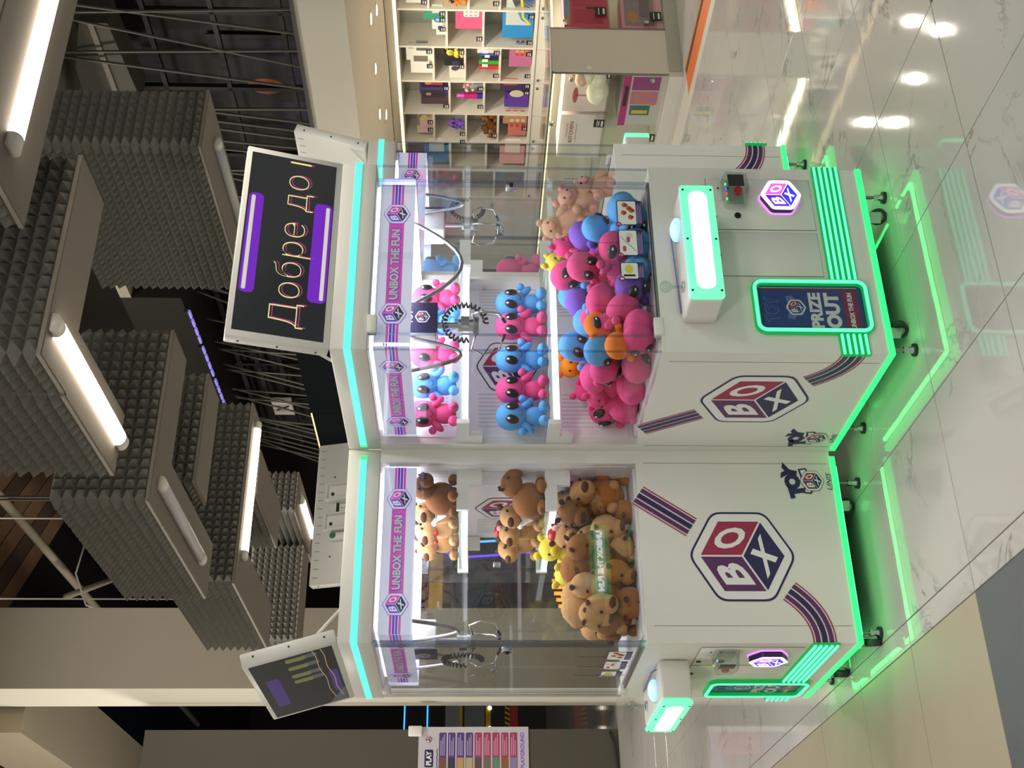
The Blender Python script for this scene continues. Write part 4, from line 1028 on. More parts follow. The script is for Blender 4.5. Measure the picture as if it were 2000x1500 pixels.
b = MB(); b.box(0, .05, -.17, .17, 0, .23, M['plaster']); b.flat([ribbon([(.05, .04), (.15, .19)], -.016, .016), ribbon([(.15, .04), (.05, .19)], -.016, .016)], M['navy'], (-.0, .1, 0), (0, -1, 0), (0, 0, 1), 1, .002); b.build('sign_box', r)
r = empty('baffle_reflection', RN(6.3, -6.65, 4.1), TH); tag(r, 'pale grey angular shape standing in for a baffle reflection behind the cords', 'reflection')  # solid grey shape built in place of a baffle's reflection
b = MB(); vs = [(0, -.5, .05), (0, .3, .0), (0, .42, .12), (0, .3, .42), (0, -.05, .40), (0, -.5, .25)]; n = len(vs)
b.add(vs + [(x + .25, y, z) for x, y, z in vs], [tuple(range(n - 1, -1, -1)), tuple(range(n, 2 * n))] + [(i, (i + 1) % n, n + (i + 1) % n, n + i) for i in range(n)], M['wallgrey']); b.build('reflection_body', r)
b = MB(); b.box(-.012, 0, -.5, .3, .15, .19, M['slab']); b.build('reflection_rib', r)
for N, z, c1, c2, lab in ((-5.75, 2.95, (150, 90, 60), (110, 40, 70), 'dim mural with a tan and pink blob above the shop, right side'), (-7.35, 3.05, (150, 80, 40), (30, 34, 60), 'dim mural with an orange blob above the shop, left side')):
    r = empty('mural_panel', RN(6.88, N, z - .35), TH); tag(r, lab, 'mural')
    b = MB(); b.box(-.01, 0, -.55, .55, 0, .95, M['darker']); b.flat([disc(-.02, .56, .09, .15)], paint(c1, .8), (-.011, 0, 0), (0, -1, 0), (0, 0, 1)); b.flat([disc(.05, .28, .16, .10)], paint(c2, .8), (-.011, 0, 0), (0, -1, 0), (0, 0, 1)); b.flat([rect(-.5, -.2, .1, .5), rect(.28, .5, .2, .7)], paint((44, 44, 52), .8), (-.011, 0, 0), (0, -1, 0), (0, 0, 1)); b.build('painted_board', r)
r = empty('steel_frame', RN(6.6, -6.6, 2.46), TH); tag(r, 'dark lattice frame standing behind the cords above the fascia', 'frame')
b = MB()
for q in (-1.9, -1.1, -.3, .5, 1.3, 2.1): b.box(-.02, .02, q - .02, q + .02, 0, 1.73, M['darker'])
b.build('upright', r)['kind'] = 'stuff'
for z in (.5, 1.0, 1.5): MB().box(-.02, .02, -2.2, 2.4, z, z + .035, M['dark']).build('crossbar', r)
r = empty('steel_frame', RN(6.6, -11.3, 2.46), TH); tag(r, 'dark lattice frame behind the black gloss band and its cords', 'frame')
b = MB()
for q in (-1.4, -.6, .2, 1.0, 1.8): b.box(-.02, .02, q - .02, q + .02, 0, 1.73, M['darker'])
b.build('upright', r)['kind'] = 'stuff'
for z in (.95, 1.2, 1.45, 1.65): MB().box(-.02, .02, -1.9, 2.2, z, z + .05, M['dark']).build('crossbar', r)

# ------------------------------------------------------------------ shop: downlights, shelving, goods, showcase
for i, (R, N) in enumerate(((7.4, -7.12), (7.4, -7.7), (7.4, -8.28), (7.9, -7.5), (7.95, -8.9), (7.4, -6.5))):
    r = empty('downlight', RN(R, N, 2.41), TH); tag(r, ['recessed downlight nearest the right frame edge', 'recessed downlight in the middle of the soffit row', 'recessed downlight closest to the claw machines', 'recessed downlight further back over the shelves', 'recessed downlight deep over the left shelves', 'recessed downlight over the shop doorway'][i], 'lamp', 'shop soffit downlights')
    MB().cyl((0, 0, -.004), (0, 0, -.001), .075, M['plaster'], 20).build('trim_ring', r); MB().cyl((0, 0, -.008), (0, 0, -.004), .045, M['downl'], 20).build('bulb', r)
su = empty('shelf_unit', RN(8.6, -9.3, 0), TH); tag(su, 'cream pigeonhole shelving full of toys along the shop wall', 'shelving')
NL = [-7.17, -7.65, -8.145, -8.632, -9.115, -9.602, -10.06, -10.54, -11.02]
LV = {0: (1.3, 1.6, 1.986), 1: (1.3, 1.6, 1.986), 2: (1.455, 1.815), 3: (1.28, 1.635, 1.955), 4: (1.435, 1.797), 5: (1.278, 1.624, 1.971), 6: (1.4, 1.8), 7: (1.3, 1.65)}
y_ = lambda N: -N - 9.3
b = MB(); b.box(.32, .335, y_(-7.17), y_(-11.02), .9, 2.3, M['shelfb']); b.build('back_panel', su)
for N in NL: MB().box(0, .32, y_(N) - .011, y_(N) + .011, .955, 2.29, M['shelfw']).build('upright', su)
for i in range(8):
    for z in LV[i]: MB().box(.004, .32, y_(NL[i]) + .011, y_(NL[i + 1]) - .011, z - .011, z + .011, M['shelfw']).build('shelf', su)
b = MB(); b.box(-.03, .335, y_(-7.1), y_(-11.1), 2.29, 2.33, M['shelfw']); b.box(-.01, .335, y_(-7.1), y_(-11.1), 2.33, 2.405, M['shelfw']); b.build('cornice', su)
MB().box(-.035, -.028, y_(-7.1), y_(-11.1), 2.296, 2.322, M['warm_led']).build('cove_light', su)
MB().box(-.02, .335, y_(-7.17), y_(-11.02), .925, .955, M['shelfw']).build('counter', su)
for i in range(8):
    MB().box(-.012, .3, y_(NL[i]) + .003, y_(NL[i + 1]) - .003, .08, .92, M['shelfw']).build('cupboard_door', su)
    for q in (.06,): MB().cyl((-.012, y_(NL[i + 1]) - q if i % 2 else y_(NL[i]) + q, .885), (-.03, y_(NL[i + 1]) - q if i % 2 else y_(NL[i]) + q, .885), .012, M['steel'], 10).build('knob', su)
GT = 'black price tags on the shop shelves'
def price_tag(R, N, z, tilt=.0, k=1., lab=''):
    r = empty('price_tag', RN(R, N, z), TH); tag(r, lab, 'price tag', GT)
    b = MB(); b.box(-.004, 0, -.036 * k, .036 * k, 0, .07 * k, M['tag'])
    b.flat([rect(-.026 * k, .024 * k, .010 * k, .022 * k), rect(-.03 * k, .03 * k, .046 * k, .05 * k), rect(-.02 * k, .022 * k, .034 * k, .040 * k)], M['paper'], (-.0045, 0, 0), (0, -1, 0), (0, 0, 1)); b.build('card', r); r.rotation_euler = (0, tilt, TH)
def cell_floor(ci, row):
    return ([.966] + [z + .011 for z in LV[ci]])[row]
def goods(name, label, ci, row, off, wd, dp, ht, cols, prints, cat='box', R=None, N=None, z=None, face='R'):
    """a carton with a coloured body and flat print; off = offset of the centre from the cell centre (to viewer right)"""
    Nc = (NL[ci] + NL[ci + 1]) / 2 + off if N is None else N
    r = empty(name, RN(8.64 if R is None else R, Nc, (cell_floor(ci, row) if z is None else z) + .0005), TH if face == 'R' else TH); tag(r, label, cat)
    b = MB(); b.box(0, dp, -wd / 2, wd / 2, 0, ht, paint(cols)); b.build('carton', r)
    b = MB()
    for sh, c, lf in prints: b.flat([sh], paint(c), (0, 0, 0), (0, -wd, 0), (0, 0, ht), 1, .0006 * lf)
    b.build('front_print', r)
    return r
def little_plush(key, label, ci, row, off, rot=0, k=.8, R=8.72):
    p = proto.get(key)
    o = copy_tree(p) if key in used else p; used.add(key)
    o.location = RN(R, (NL[ci] + NL[ci + 1]) / 2 + off, cell_floor(ci, row)); o.rotation_euler = (0, 0, TH - pi / 2 + rot); o.scale = (k,) * 3
    tag(o, label, 'plush toy', None)
R_ = rect
WH, BK, PU, MG = (232, 228, 216), (36, 34, 36), (96, 60, 150), (206, 60, 130)
goods('clock_box', 'small white box with a blue round print on a top right shelf', 2, 2, .02, .12, .12, .13, WH, [(disc(.5, .55, .3), (70, 110, 170), 1), (disc(.5, .55, .18), (160, 190, 220), 2)])
goods('clock_box', 'small white box with a blue square print beside the round print box', 2, 2, -.09 + .02, .09, .1, .09, WH, [(R_(.2, .8, .3, .8), (60, 90, 160), 1)])
goods('notebook_pack', 'green notebook pack on a top right shelf', 2, 2, .15, .14, .06, .21, (60, 150, 120), [(R_(.1, .9, .1, .6), (200, 216, 206), 1), (R_(.2, .5, .05, .3), (240, 240, 236), 2)])
goods('toy_phone_pack', 'pink toy phone in a clear bag on a middle right shelf', 2, 1, .08, .22, .05, .26, (226, 90, 130), [(rrect(.2, .8, .12, .7, .08), (240, 224, 220), 1)] + [(disc(.3 + .2 * i, .25 + .17 * j, .05), (220, 140, 150), 2) for i in range(3) for j in range(3)])
goods('swim_float', 'blue and yellow inflatable pack on the lowest right shelf', 2, 0, .03, .34, .12, .3, (50, 140, 200), [(([(0, .9), (1, .9), (1, .75), (.2, .4), (0, .1)], [(4, 3, 2, 1, 0)][::-1]), (196, 205, 200), 1), (ribbon([(.02, .1), (.3, .35), (1, .42)], -.04, .04), (226, 200, 50), 2)] + [(ribbon([(.35 + .12 * i, .05), (.5 + .12 * i, .3)], -.02, .02), (26, 90, 160), 2) for i in range(5)])
goods('bead_box', 'pale box with a dark window on the upper middle shelf', 3, 3, -.06, .2, .12, .22, WH, [(R_(.3, .7, .2, .85), (120, 110, 100), 1)])
goods('playset_box', 'white box with grey pictures beside the yellow bear', 3, 3, .12, .2, .12, .26, (226, 222, 208), [(R_(.15, .85, .15, .6), (100, 104, 110), 1), (R_(.3, .7, .7, .9), (130, 134, 140), 1)])
little_plush('y', 'yellow plush bear wearing nothing on the upper middle shelf', 3, 2, .13, .1, .95, 8.66)
goods('game_box', 'black game box with a dark red picture on the shelf', 3, 2, .05, .2, .1, .2, BK, [(R_(.12, .88, .2, .8), (56, 40, 42), 1), (R_(.2, .5, .3, .6), (96, 40, 40), 2)])
goods('speaker_box', 'white box printed with two dark discs', 3, 2, -.14, .17, .1, .15, (228, 214, 200), [(disc(.3, .6, .2, .26), (70, 68, 70), 1), (disc(.72, .55, .2, .26), (60, 56, 84), 1)])
for i, (c, off, h) in enumerate((((232, 226, 206), .16, .22), ((60, 80, 190), .12, .2), ((40, 40, 44), .06, .17), ((70, 160, 60), .0, .2), ((200, 60, 60), -.07, .2))):
    goods('flat_pack', ['cream slim pack', 'blue slim pack', 'black slim pack', 'green shiny slim pack', 'red shiny slim pack'][i] + ' in the row on the third shelf of the middle column', 3, 1, off, .055, .16, h, c, [(R_(.15, .85, .55, .85), (235, 235, 225), 1)])
goods('bead_bag', 'bag of coloured beads on the lowest middle shelf', 3, 0, .08, .26, .1, .22, (190, 110, 150), [(disc(.15 + .17 * (i % 5), .2 + .22 * (i // 5), .08), [(210, 60, 70), (226, 180, 70), (90, 170, 90), (150, 150, 170), (90, 60, 100)][i % 5], 1) for i in range(15)])
goods('doll_box', 'doll box with a violet border and tan figure, right one of two', 4, 2, .1, .15, .1, .3, (70, 60, 130), [(R_(.12, .9, .1, .95), (50, 32, 48), 1), (disc(.5, .7, .16, .12), (200, 130, 90), 2), (R_(.35, .65, .2, .6), (176, 70, 60), 2)])
goods('doll_box', 'doll box with a dark figure, left one of two', 4, 2, -.06, .15, .1, .29, (88, 66, 76), [(R_(.1, .9, .1, .95), (64, 52, 54), 1), (disc(.5, .72, .14, .1), (180, 130, 96), 2), (R_(.4, .6, .15, .6), (50, 44, 60), 2)])
r = empty('drink_bottle', RN(8.68, -9.4, cell_floor(4, 1)), TH); tag(r, 'shiny magenta bottle on the third shelf left of the flowers', 'bottle')
b = MB(); b.cyl((0, 0, 0), (0, 0, .06), .034, paint((70, 40, 150), .2), 14); b.cyl((0, 0, .06), (0, 0, .2), .034, paint((196, 36, 120), .15), 14); b.cyl((0, 0, .2), (0, 0, .24), .034, paint((206, 60, 190), .15), 14, r1=.02); b.build('body', r)
MB().cyl((0, 0, .24), (0, 0, .275), .02, paint((226, 120, 200), .2), 12).build('cap', r)
r = empty('flower_bunch', RN(8.66, -9.22, cell_floor(4, 1)), TH); tag(r, 'bunch of pale pink flowers on the third shelf', 'flowers')
b = MB(); random.seed(5)
for i in range(16): b.ell((U_(-.03, .03), U_(-.07, .07), .14 + U_(-.05, .06)), (.022, .022, .018), paint([(232, 196, 186), (236, 216, 200), (220, 150, 160)][i % 3], .9), seg=8, ring=5)
b.build('petals', r); MB().cyl((0, 0, 0), (0, 0, .13), .02, paint((150, 160, 150)), 8, r1=.05).build('wrapper', r)
goods('gift_box', 'purple gift box with a cream oval picture', 4, 0, -.06, .2, .12, .25, (98, 60, 160), [(disc(.5, .5, .26, .3), (210, 204, 170), 1), (R_(.1, .9, .88, .96), (70, 40, 110), 1)])
goods('gift_box', 'dark purple box with an orange picture on the lowest shelf', 4, 0, .15, .13, .1, .3, (74, 48, 92), [(R_(.1, .9, .4, .9), (160, 84, 60), 1)])
goods('cosmetic_box', 'pink patterned box on the top left shelf', 5, 3, .0, .24, .1, .17, (232, 190, 186), [(disc(.5, .5, .18, .22), (206, 200, 120), 1), (R_(.0, 1, .82, 1), (150, 140, 120), 1)])
r = empty('perfume_bottle', RN(8.7, -9.7, cell_floor(5, 3)), TH); tag(r, 'small gold capped bottle on the top left shelf', 'bottle')
b = MB(); b.box(-.02, .02, -.03, .03, 0, .18, paint((150, 146, 120))); b.build('body', r); MB().cyl((0, 0, .18), (0, 0, .22), .014, paint((214, 160, 90), .3), 10).build('cap', r)
little_plush('v', 'purple plush doll with wild hair on the left shelf', 5, 2, .0, .2, .95, 8.68)
little_plush('c1', 'brown plush animal on the third left shelf, right one', 5, 1, .1, .1, .9, 8.72); little_plush('cd', 'dark brown plush animal on the third left shelf, left one', 5, 1, -.07, -.3, .85, 8.72); little_plush('c3', 'small tan plush animal at the third left shelf edge', 5, 1, -.16, .5, .5, 8.66)
goods('figurine_box', 'clear box of red figurines on the lowest left shelf, front one', 5, 0, -.04, .2, .08, .2, (206, 120, 110), [(disc(.3 + .4 * (i % 2), .2 + .3 * (i // 2), .13, .1), [(210, 70, 50), (230, 200, 170)][i % 2], 1) for i in range(6)])
goods('figurine_box', 'clear box of golden figurines on the lowest left shelf, rear one', 5, 0, .13, .16, .08, .26, (196, 150, 110), [(disc(.3 + .4 * (i % 2), .2 + .3 * (i // 2), .13, .1), [(226, 170, 60), (206, 80, 60)][i % 2], 1) for i in range(6)])
r = empty('toy_figure', RN(8.66, -10.1, cell_floor(6, 1)), TH); tag(r, 'red and blue toy figure at the left end of the shelves', 'toy')
b = MB(); b.ell((0, 0, .09), (.035, .035, .05), paint((200, 40, 46)), seg=10, ring=7); b.ell((0, 0, .15), (.03, .03, .03), paint((190, 40, 50)), seg=10, ring=7); b.build('body', r); MB().box(-.02, .02, -.03, .03, 0, .05, paint((50, 50, 110))).build('legs', r)
goods('small_box', 'white box on the uppermost shelf at the right frame edge', 1, 3, -.1, .2, .1, .2, WH, [(R_(.1, .9, .6, .9), (120, 110, 110), 1)])
little_plush('o', 'orange fox like plush hanging over the right shelf edge', 1, 2, -.1, .4, 1.1, 8.62)
goods('toy_pack', 'blue toy pack on the lowest shelf at the right frame edge', 1, 0, -.05, .2, .1, .2, (60, 90, 170), [(R_(.1, .9, .2, .8), (200, 190, 160), 1)])
goods('storage_box', 'pale pink box on the shelf hidden behind the alien machine', 6, 0, 0, .3, .12, .28, (226, 170, 170), [(R_(.1, .9, .2, .8), (240, 220, 210), 1)]); goods('storage_box', 'blue box on the upper shelf behind the alien machine', 6, 2, 0, .3, .12, .28, (90, 140, 190), [(R_(.1, .9, .2, .8), (200, 216, 226), 1)])
CNAME = {1: 'shelf column at the frame edge', 2: 'shelf column with the swim float', 3: 'shelf column with the bead bag', 4: 'shelf column with the doll boxes', 5: 'shelf column next to the machines'}
seen = {}
TAGS = ((2, 2, .2), (2, 2, -.0), (2, 2, .12), (2, 1, -.12), (2, 0, -.16), (2, 0, .18), (3, 3, .18), (3, 3, -.02), (3, 2, .18), (3, 2, -.02), (3, 1, .18), (3, 1, -.14), (3, 0, .17), (3, 0, -.14), (4, 2, -.12), (4, 2, .15), (4, 1, .15), (4, 1, -.12), (4, 0, .1), (4, 0, .2), (5, 3, .1), (5, 3, -.02), (5, 2, -.08), (5, 1, -.1), (5, 0, .02), (1, 3, -.15), (1, 1, -.15), (5, 2, -.21))
for ci, row, off in TAGS:
    same = sorted(o_ for c_, r_, o_ in TAGS if (c_, r_) == (ci, row)); i = same.index(off)
    pos = '' if len(same) == 1 else ('left ' if i == 0 else 'right ' if i == len(same) - 1 else 'middle ')
    price_tag(8.598, (NL[ci] + NL[ci + 1]) / 2 + off, cell_floor(ci, row), 0, .8, 'black %sprice tag on the %s shelf from below, %s' % (pos, ordn[row], CNAME[ci]))
# glass showcase at the shop corner
sg = empty('glass_showcase', RN(6.2, -6.45, 0), TH); tag(sg, 'glass showcase with grey end panel at the shop corner, lit inside', 'showcase')
MB().box(0, .44, 0, .02, .10, .975, paint((214, 211, 196), .6)).build('end_panel', sg)
MB().box(.02, 1.4, .04, 2.6, .0, .085, paint((200, 200, 194))).build('plinth', sg); MB().box(-.03, .02, .0, 2.6, .0, .10, M['stone']).build('plinth', sg); MB().box(.02, 1.6, -.012, .04, .0, .10, paint((176, 176, 164))).build('plinth', sg)
MB().box(.02, 1.4, .04, 2.6, .086, .10, M['shelfw']).build('case_floor', sg)
MB().box(.42, .44, .02, 2.6, .10, .965, paint((206, 200, 184))).build('inner_back', sg)
MB().box(.44, 1.6, .34, .36, .10, .965, paint((206, 200, 184))).build('inner_back', sg)
MB().box(0, .44, .0, 2.6, .967, .985, M['tank']).build('glass_top', sg); MB().box(.44, 1.6, .0, .36, .967, .985, M['tank']).build('glass_top', sg)
for y0, y1 in ((.024, .56), (.563, 1.3), (1.303, 2.1)): MB().box(.0, .006, y0, y1, .10, .966, M['tank']).build('glass_door', sg)
for x0, x1 in ((.444, 1.0), (1.003, 1.6)): MB().box(x0, x1, .0, .006, .10, .966, M['tank']).build('glass_door', sg)
MB().box(-.006, .0, .0, .014, .10, .975, M['steel']).build('corner_rail', sg); MB().box(-.004, .008, .0, 2.6, .960, .972, M['steel']).build('corner_rail', sg); MB().box(.44, .446, -.006, 0, .10, .975, M['steel']).build('corner_rail', sg)
for x, y, z in ((-.01, .06, .82), (-.01, .06, .22), (-.01, .55, .94), (.50, -.01, .86), (.50, -.01, .24)): MB().rbox(x - .012, x + .012, y - .018, y + .018, z - .018, z + .018, .004, M['chrome'], 2).build('glass_clamp', sg)
MB().box(.02, .42, .03, 2.6, .51, .518, M['tank']).build('glass_shelf', sg); MB().box(.45, 1.6, .02, .34, .51, .518, M['tank']).build('glass_shelf', sg)
MB().box(.03, .05, .04, 2.55, .945, .96, M['warm_led']).build('case_light', sg); MB().box(.46, 1.6, .03, .05, .945, .96, M['warm_led']).build('case_light', sg)
def cased(name, label, x0, x1, y0, y1, z0, z1, col, prints, cat='box', side='R'):
    r = empty(name, RN(6.2 + x0, -6.45 - (y0 + y1) / 2, z0), TH); tag(r, label, cat)
    MB().box(0, x1 - x0, -(y1 - y0) / 2, (y1 - y0) / 2, 0, z1 - z0, paint(col)).build('carton', r)
    b = MB()
    for sh, c, lf in prints:
        if side == 'R': b.flat([sh], paint(c), (0, (y1 - y0) / 2, 0), (0, -(y1 - y0), 0), (0, 0, z1 - z0), 1, .0006 * lf)
        else: b.flat([sh], paint(c), (0, -(y1 - y0) / 2, 0), (x1 - x0, 0, 0), (0, 0, z1 - z0), 1, .0006 * lf)
    b.build('front_print', r); return r
TF = lambda s_, a, b_, c, d, bo=0: text_fit(s_, a, b_, c, d, bo)
cased('kitchen_playset', 'big white playset box with a pink carousel picture in the showcase', .10, .36, .10, .53, .520, .86, (232, 214, 214), [(disc(.42, .72, .2, .06), (190, 90, 100), 1), (R_(.40, .44, .45, .72), (200, 130, 130), 1), (disc(.55, .32, .22, .10), (170, 120, 110), 1), (disc(.5, .38, .10, .08), (90, 70, 80), 2), (disc(.86, .8, .07, .05), (190, 80, 90), 1)])
cased('kitchen_playset', 'big white playset box lettered FASHION KITCHEN in the showcase', .10, .36, .57, 1.08, .520, .86, (232, 222, 220), [(TF('FASHION', .50, .80, .80, .85), (150, 90, 100), 1), (TF('KITCHEN', .36, .84, .68, .77, .02), (150, 70, 84), 1), (R_(.4, .8, .6, .62), (190, 160, 160), 1)])
cased('nail_art_box', 'magenta craft box with colourful hand pictures low in the showcase', .08, .36, .11, .66, .101, .41, (206, 196, 196), [(R_(0, 1, .82, 1), (190, 40, 130), 1), (R_(.05, .2, .1, .8), (200, 200, 200), 1), (R_(.22, .42, .25, .75), (60, 110, 110), 1), (R_(.25, .32, .3, .7), (220, 190, 70), 2), (ribbon([(.45, .15), (.5, .6), (.6, .7), (.66, .3)], -.03, .03), (200, 130, 110), 2), (R_(.44, .7, .1, .78), (190, 120, 150), 1), (R_(.72, .98, .1, .78), (150, 60, 130), 1), (R_(.4, .8, .86, .95), (40, 30, 40), 2)])
cased('doll_playset', 'crimson doll box standing upper in the doorway side of the showcase', .50, .90, .04, .22, .52, .86, (214, 60, 100), [(R_(.05, .95, .86, 1), (200, 150, 130), 1), (R_(.1, .48, .12, .8), (196, 34, 80), 1), (R_(.54, .92, .12, .8), (200, 40, 84), 1), (R_(.48, .54, .1, .5), (60, 44, 60), 1), (R_(.3, .7, .88, .97), (120, 170, 206), 2)], side='N')
cased('doll_playset', 'pink doll box with a grey figure low in the doorway side of the showcase', .50, .88, .04, .22, .101, .42, (226, 150, 170), [(R_(.06, .94, .2, .92), (150, 130, 140), 1), (disc(.3, .72, .16, .14), (200, 130, 90), 2), (R_(.3, .8, .3, .55), (120, 104, 120), 2), (R_(.0, 1, .0, .14), (236, 190, 200), 1)], side='N')
r = empty('rabbit_plush', RN(6.228, -6.62, .52), TH); tag(r, 'big creamy white fluffy plush seated in the lit showcase', 'plush toy')
b = MB(); cw = paint((240, 238, 214), .9, True); b.ell((0.02, .08, .085), (.05, .14, .085), cw); b.ell((.02, -.07, .09), (.045, .10, .06), cw); b.build('body', r)
b = MB(); b.ell((.02, -.06, .22), (.045, .09, .05), paint((238, 196, 170), .9, True)); b.build('ear', r); b = MB(); b.ell((.02, -.10, .17), (.045, .08, .05), cw); b.build('head', r)
for R, N, z, k, l_ in ((6.235, -6.50, .52, 1.2, 'white plush'), (6.235, -7.04, .52, 1.2, 'lettered playset box'), (6.235, -7.2, .102, 1.2, 'craft box')): price_tag(R, N, z, 0, k, 'black price tag in the glass showcase beside the ' + l_)
for x, z, l_ in ((.62, .54, 'upper crimson doll box'), (.58, .12, 'lower pink doll box')):
    r = empty('price_tag', RN(6.2 + x, -6.445, z), TH - pi / 2 + pi); tag(r, 'black price tag stuck before the %s in the showcase' % l_, 'price tag', GT)
    b = MB(); b.box(-.045, .045, -.004, 0, 0, .085, M['tag']); b.flat([rect(-.03, .03, .012, .026), rect(-.035, .035, .054, .06)], M['paper'], (0, -.0045, 0), (1, 0, 0), (0, 0, 1)); b.build('card', r); r.rotation_euler = (0, 0, TH)
area('showcase_lamp', 6.32, -7.0, .955, .1, 1.0, 3.5, (1, .9, .66)); area('showcase_lamp', 6.95, -6.6, .955, .7, .1, 3.5, (1, .9, .66))

# ------------------------------------------------------------------ left wall: poster, cable, far arcade
r = empty('price_poster', RN(2.0, -12.294, .93), TH); tag(r, 'white price poster of purple and crimson bars on the grey wall', 'poster')
b = MB(); b.box(-.9, .757, -.004, 0, 0, 1.125, paint((196, 190, 200)))
O = (0, -.0045, 0); U, V = (1, 0, 0), (0, 0, 1)
b.build('sheet', r)
b = MB(); b.flat([text_fit('PLAYGROUND', .34, .70, .045, .085, .02)], M['violet'], O, U, V, 1, .0005); b.flat([disc(.30, .065, .02)], M['navy'], O, U, V, 1, .0005)
b.flat([rrect(.355, .53, .972, 1.06, .015)], M['navy'], O, U, V, 1, .0003); b.flat([text_fit('PLAY', .375, .515, .99, 1.045, .04)], M['white'], O, U, V, 1, .0008); b.flat([text_fit('Y,', .22, .31, .97, 1.07, .04)], M['navy'], O, U, V, 1, .0005)
b.flat([ribbon([(.30 + .03 * i, .93 + .008 * (i % 2)) for i in range(9)], -.004, .004)], M['navy'], O, U, V, 1, .0005)
b.build('poster_lettering', r)
b = MB(); put_emblem(b, (.63, -.0045, 1.02), U, V, .05, lift=.0004); b.build('poster_emblem', r)
for i in range(9):
    z1 = .915 - .0905 * i
    b = MB(); b.flat([rrect(.33, .70, z1 - .076, z1, .014)], paint((84, 62, 130)) if i < 4 else paint((160, 60, 100)), O, U, V, 1, .0004)
    b.flat([rect(.335, .45, z1 - .07, z1 - .006)], paint([(120, 80, 60), (60, 60, 70), (190, 150, 90), (180, 170, 120), (90, 80, 80), (110, 110, 90), (90, 140, 110), (140, 90, 60), (130, 130, 170)][i]), O, U, V, 1, .0008)
    for q in range(3): b.flat([rect(.47, .68 - .03 * ((i + q) % 3), z1 - .058 + .018 * q, z1 - .050 + .018 * q)], paint((180, 170, 200)) if i < 4 else paint((214, 160, 180)), O, U, V, 1, .0008)
    b.build('price_bar', r)
    b = MB(); b.flat([rrect(-.2, .29, z1 - .076, z1, .014)], paint((60, 70, 120)), O, U, V, 1, .0004); b.build('price_bar', r)
o = rn(MB().tube([(-2.0, 12.28, .012), (1.5, 12.28, .014), (2.3, 12.28, .02), (2.6, 12.285, .05), (2.71, 12.29, .09)], .012, M['black'], 6).build('floor_cable')); tag(o, 'black cable lying along the foot of the grey wall', 'cable')
o = rn(MB().rbox(2.66, 2.76, 12.24, 12.3, 2.02, 2.16, .01, M['cab'], 2).build('wall_box')); o.location = (0, 0, 0); tag(o, 'small white device box on the edge of the grey wall', 'wall box')
o = rn(MB().rbox(3.858, 3.90, 11.85, 12.0, 3.9, 4.13, .01, M['cab'], 2).build('wall_box')); tag(o, 'small white device box on the side of the pillar', 'wall box')
ra = empty('arcade_cabinet', RN(5.55, -23.6, 0), TH); tag(ra, 'yellow and black arcade cabinet glimpsed in the gap beside the pillar', 'arcade machine')
MB().box(-.9, .6, 0, 1.0, 0, .55, M['black']).build('cabinet_base', ra)
b = MB(); b.box(-.9, .6, -.02, 1.0, .56, .72, M['red']); b.build('red_panel', ra)
b = MB(); b.box(-.9, .6, -.03, 1.0, .72, .82, M['yellow'])
for i in range(14): b.flat([([(-.9 + .1 * i, .72), (-.85 + .1 * i, .72), (-.80 + .1 * i, .82), (-.85 + .1 * i, .82)], [(0, 1, 2, 3)])], M['black'], (0, -.031, 0), (1, 0, 0), (0, 0, 1), 1, .0005)
b.build('hazard_band', ra)
MB().box(-.9, .6, 0, 1.0, .82, 1.1, M['black']).build('control_deck', ra)
MB().box(-.9, .6, -.04, .9, 1.1, 1.2, M['yellow']).build('yellow_frame', ra); MB().box(-.5, .5, -.02, .6, 1.22, 1.62, M['screen']).build('screen', ra)
b = MB(); b.box(-.62, .62, .0, .7, 1.2, 1.7, M['black']); b.box(-.62, .62, -.03, .0, 1.66, 1.72, M['yellow']); b.build('screen_hood', ra)
for q in (-.3, .1, .35): MB().ell((q, -.06, 1.12), (.045, .03, .045), M['amber_glow'], seg=10, ring=7).build('bulb', ra)
MB().box(-.35, .4, .0, .5, 1.72, 2.0, paint((150, 150, 160))).build('marquee', ra)
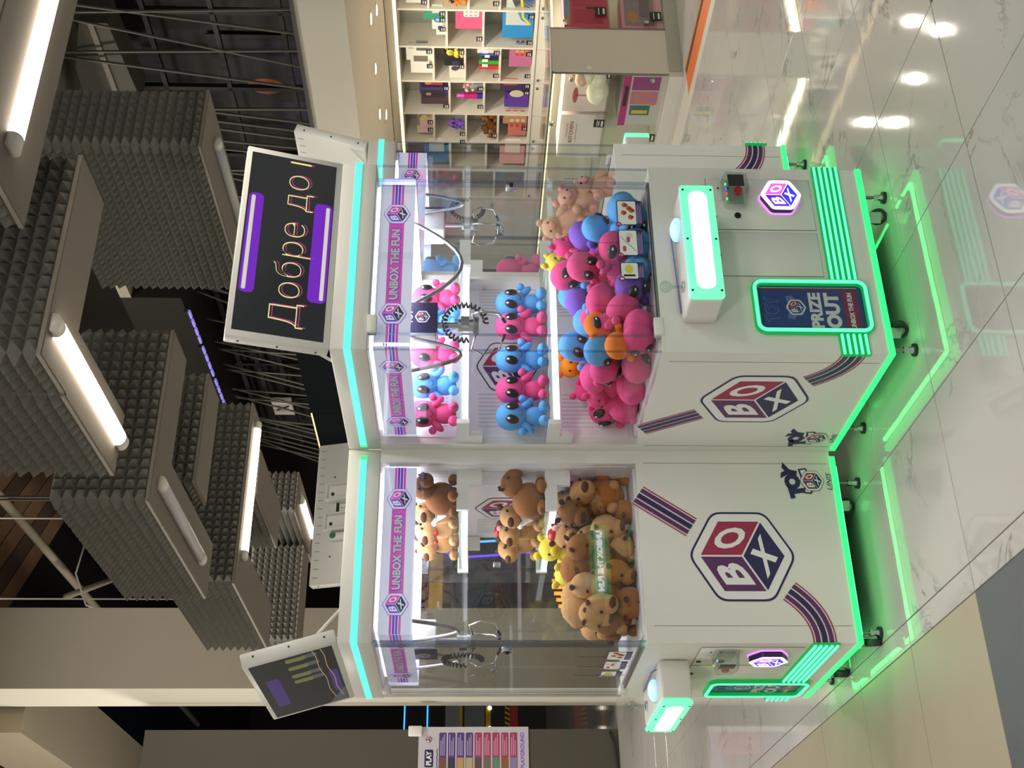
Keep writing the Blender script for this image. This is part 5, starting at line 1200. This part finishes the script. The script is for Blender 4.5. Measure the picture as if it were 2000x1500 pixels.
for nm, R, N, c1, lab in (('arcade_cabinet', 4.75, -13.6, (90, 60, 255), 'arcade cabinet outlined in violet neon, seen through the capybara machine glass'), ('arcade_cabinet', 5.75, -13.6, (80, 150, 255), 'arcade cabinet outlined in pale blue neon behind the violet one')):
    ra = empty(nm, RN(R, N, 0), TH); tag(ra, lab, 'arcade machine')
    gl_ = mat('cabinet_neon', c1, .4, emit=c1, es=3.0)
    b = MB(); P = [(0, 0), (0, .85), (-.25, .95), (.1, 1.2), (.2, 1.75), (-.05, 1.85), (-.05, 2.05), (.7, 2.05), (.7, 0)]; n = len(P)
    b.add([(-.4, y, z) for y, z in P] + [(.4, y, z) for y, z in P], [tuple(range(n)), tuple(range(2 * n - 1, n - 1, -1))] + [(i, n + i, n + (i + 1) % n, (i + 1) % n) for i in range(n)], M['black']); b.build('cabinet_body', ra)
    for q in (-.405, .405): b = MB(); b.tube([(q, y - .01, z) for y, z in P[:7]], .014, gl_, 6); b.build('neon_outline', ra)
    b = MB(); b.box(-.34, .34, -.02, 0, 0, .48, M['screen'], Matrix.Translation((0, .105, 1.23)) @ Matrix.Rotation(-.18, 4, 'X')); b.build('screen', ra)
    for q in (-.28, -.2, -.12, -.04, .04, .12, .2, .28): MB().box(q - .02, q + .02, -.02, 0, .35, .35 + .12 + .3 * (.3 - abs(q)), mat('orange_bar', (255, 150, 50), .4, emit=(255, 150, 50), es=1.6)).build('light_bar', ra)
    MB().box(-.36, .36, -.07, -.05, 1.87, 2.03, M['yellow']).build('marquee', ra)
ra = empty('neon_screen', RN(6.6, -26.0, 0), TH); tag(ra, 'dark block with two thin blue neon lines beyond the arcade cabinet', 'light feature')
MB().box(-2.5, 1.5, 0, .4, 0, 2.95, M['dark']).build('dark_block', ra)
for z in (2.42, 2.92): MB().box(-2.5, 1.5, -.03, 0, z, z + .03, M['blue_neon']).build('neon_line', ra)

# leftover prototypes that were never placed
def kill(o):
    for c in list(o.children): kill(c)
    bpy.data.objects.remove(o)
for key, p in proto.items():
    if key not in used: kill(p)
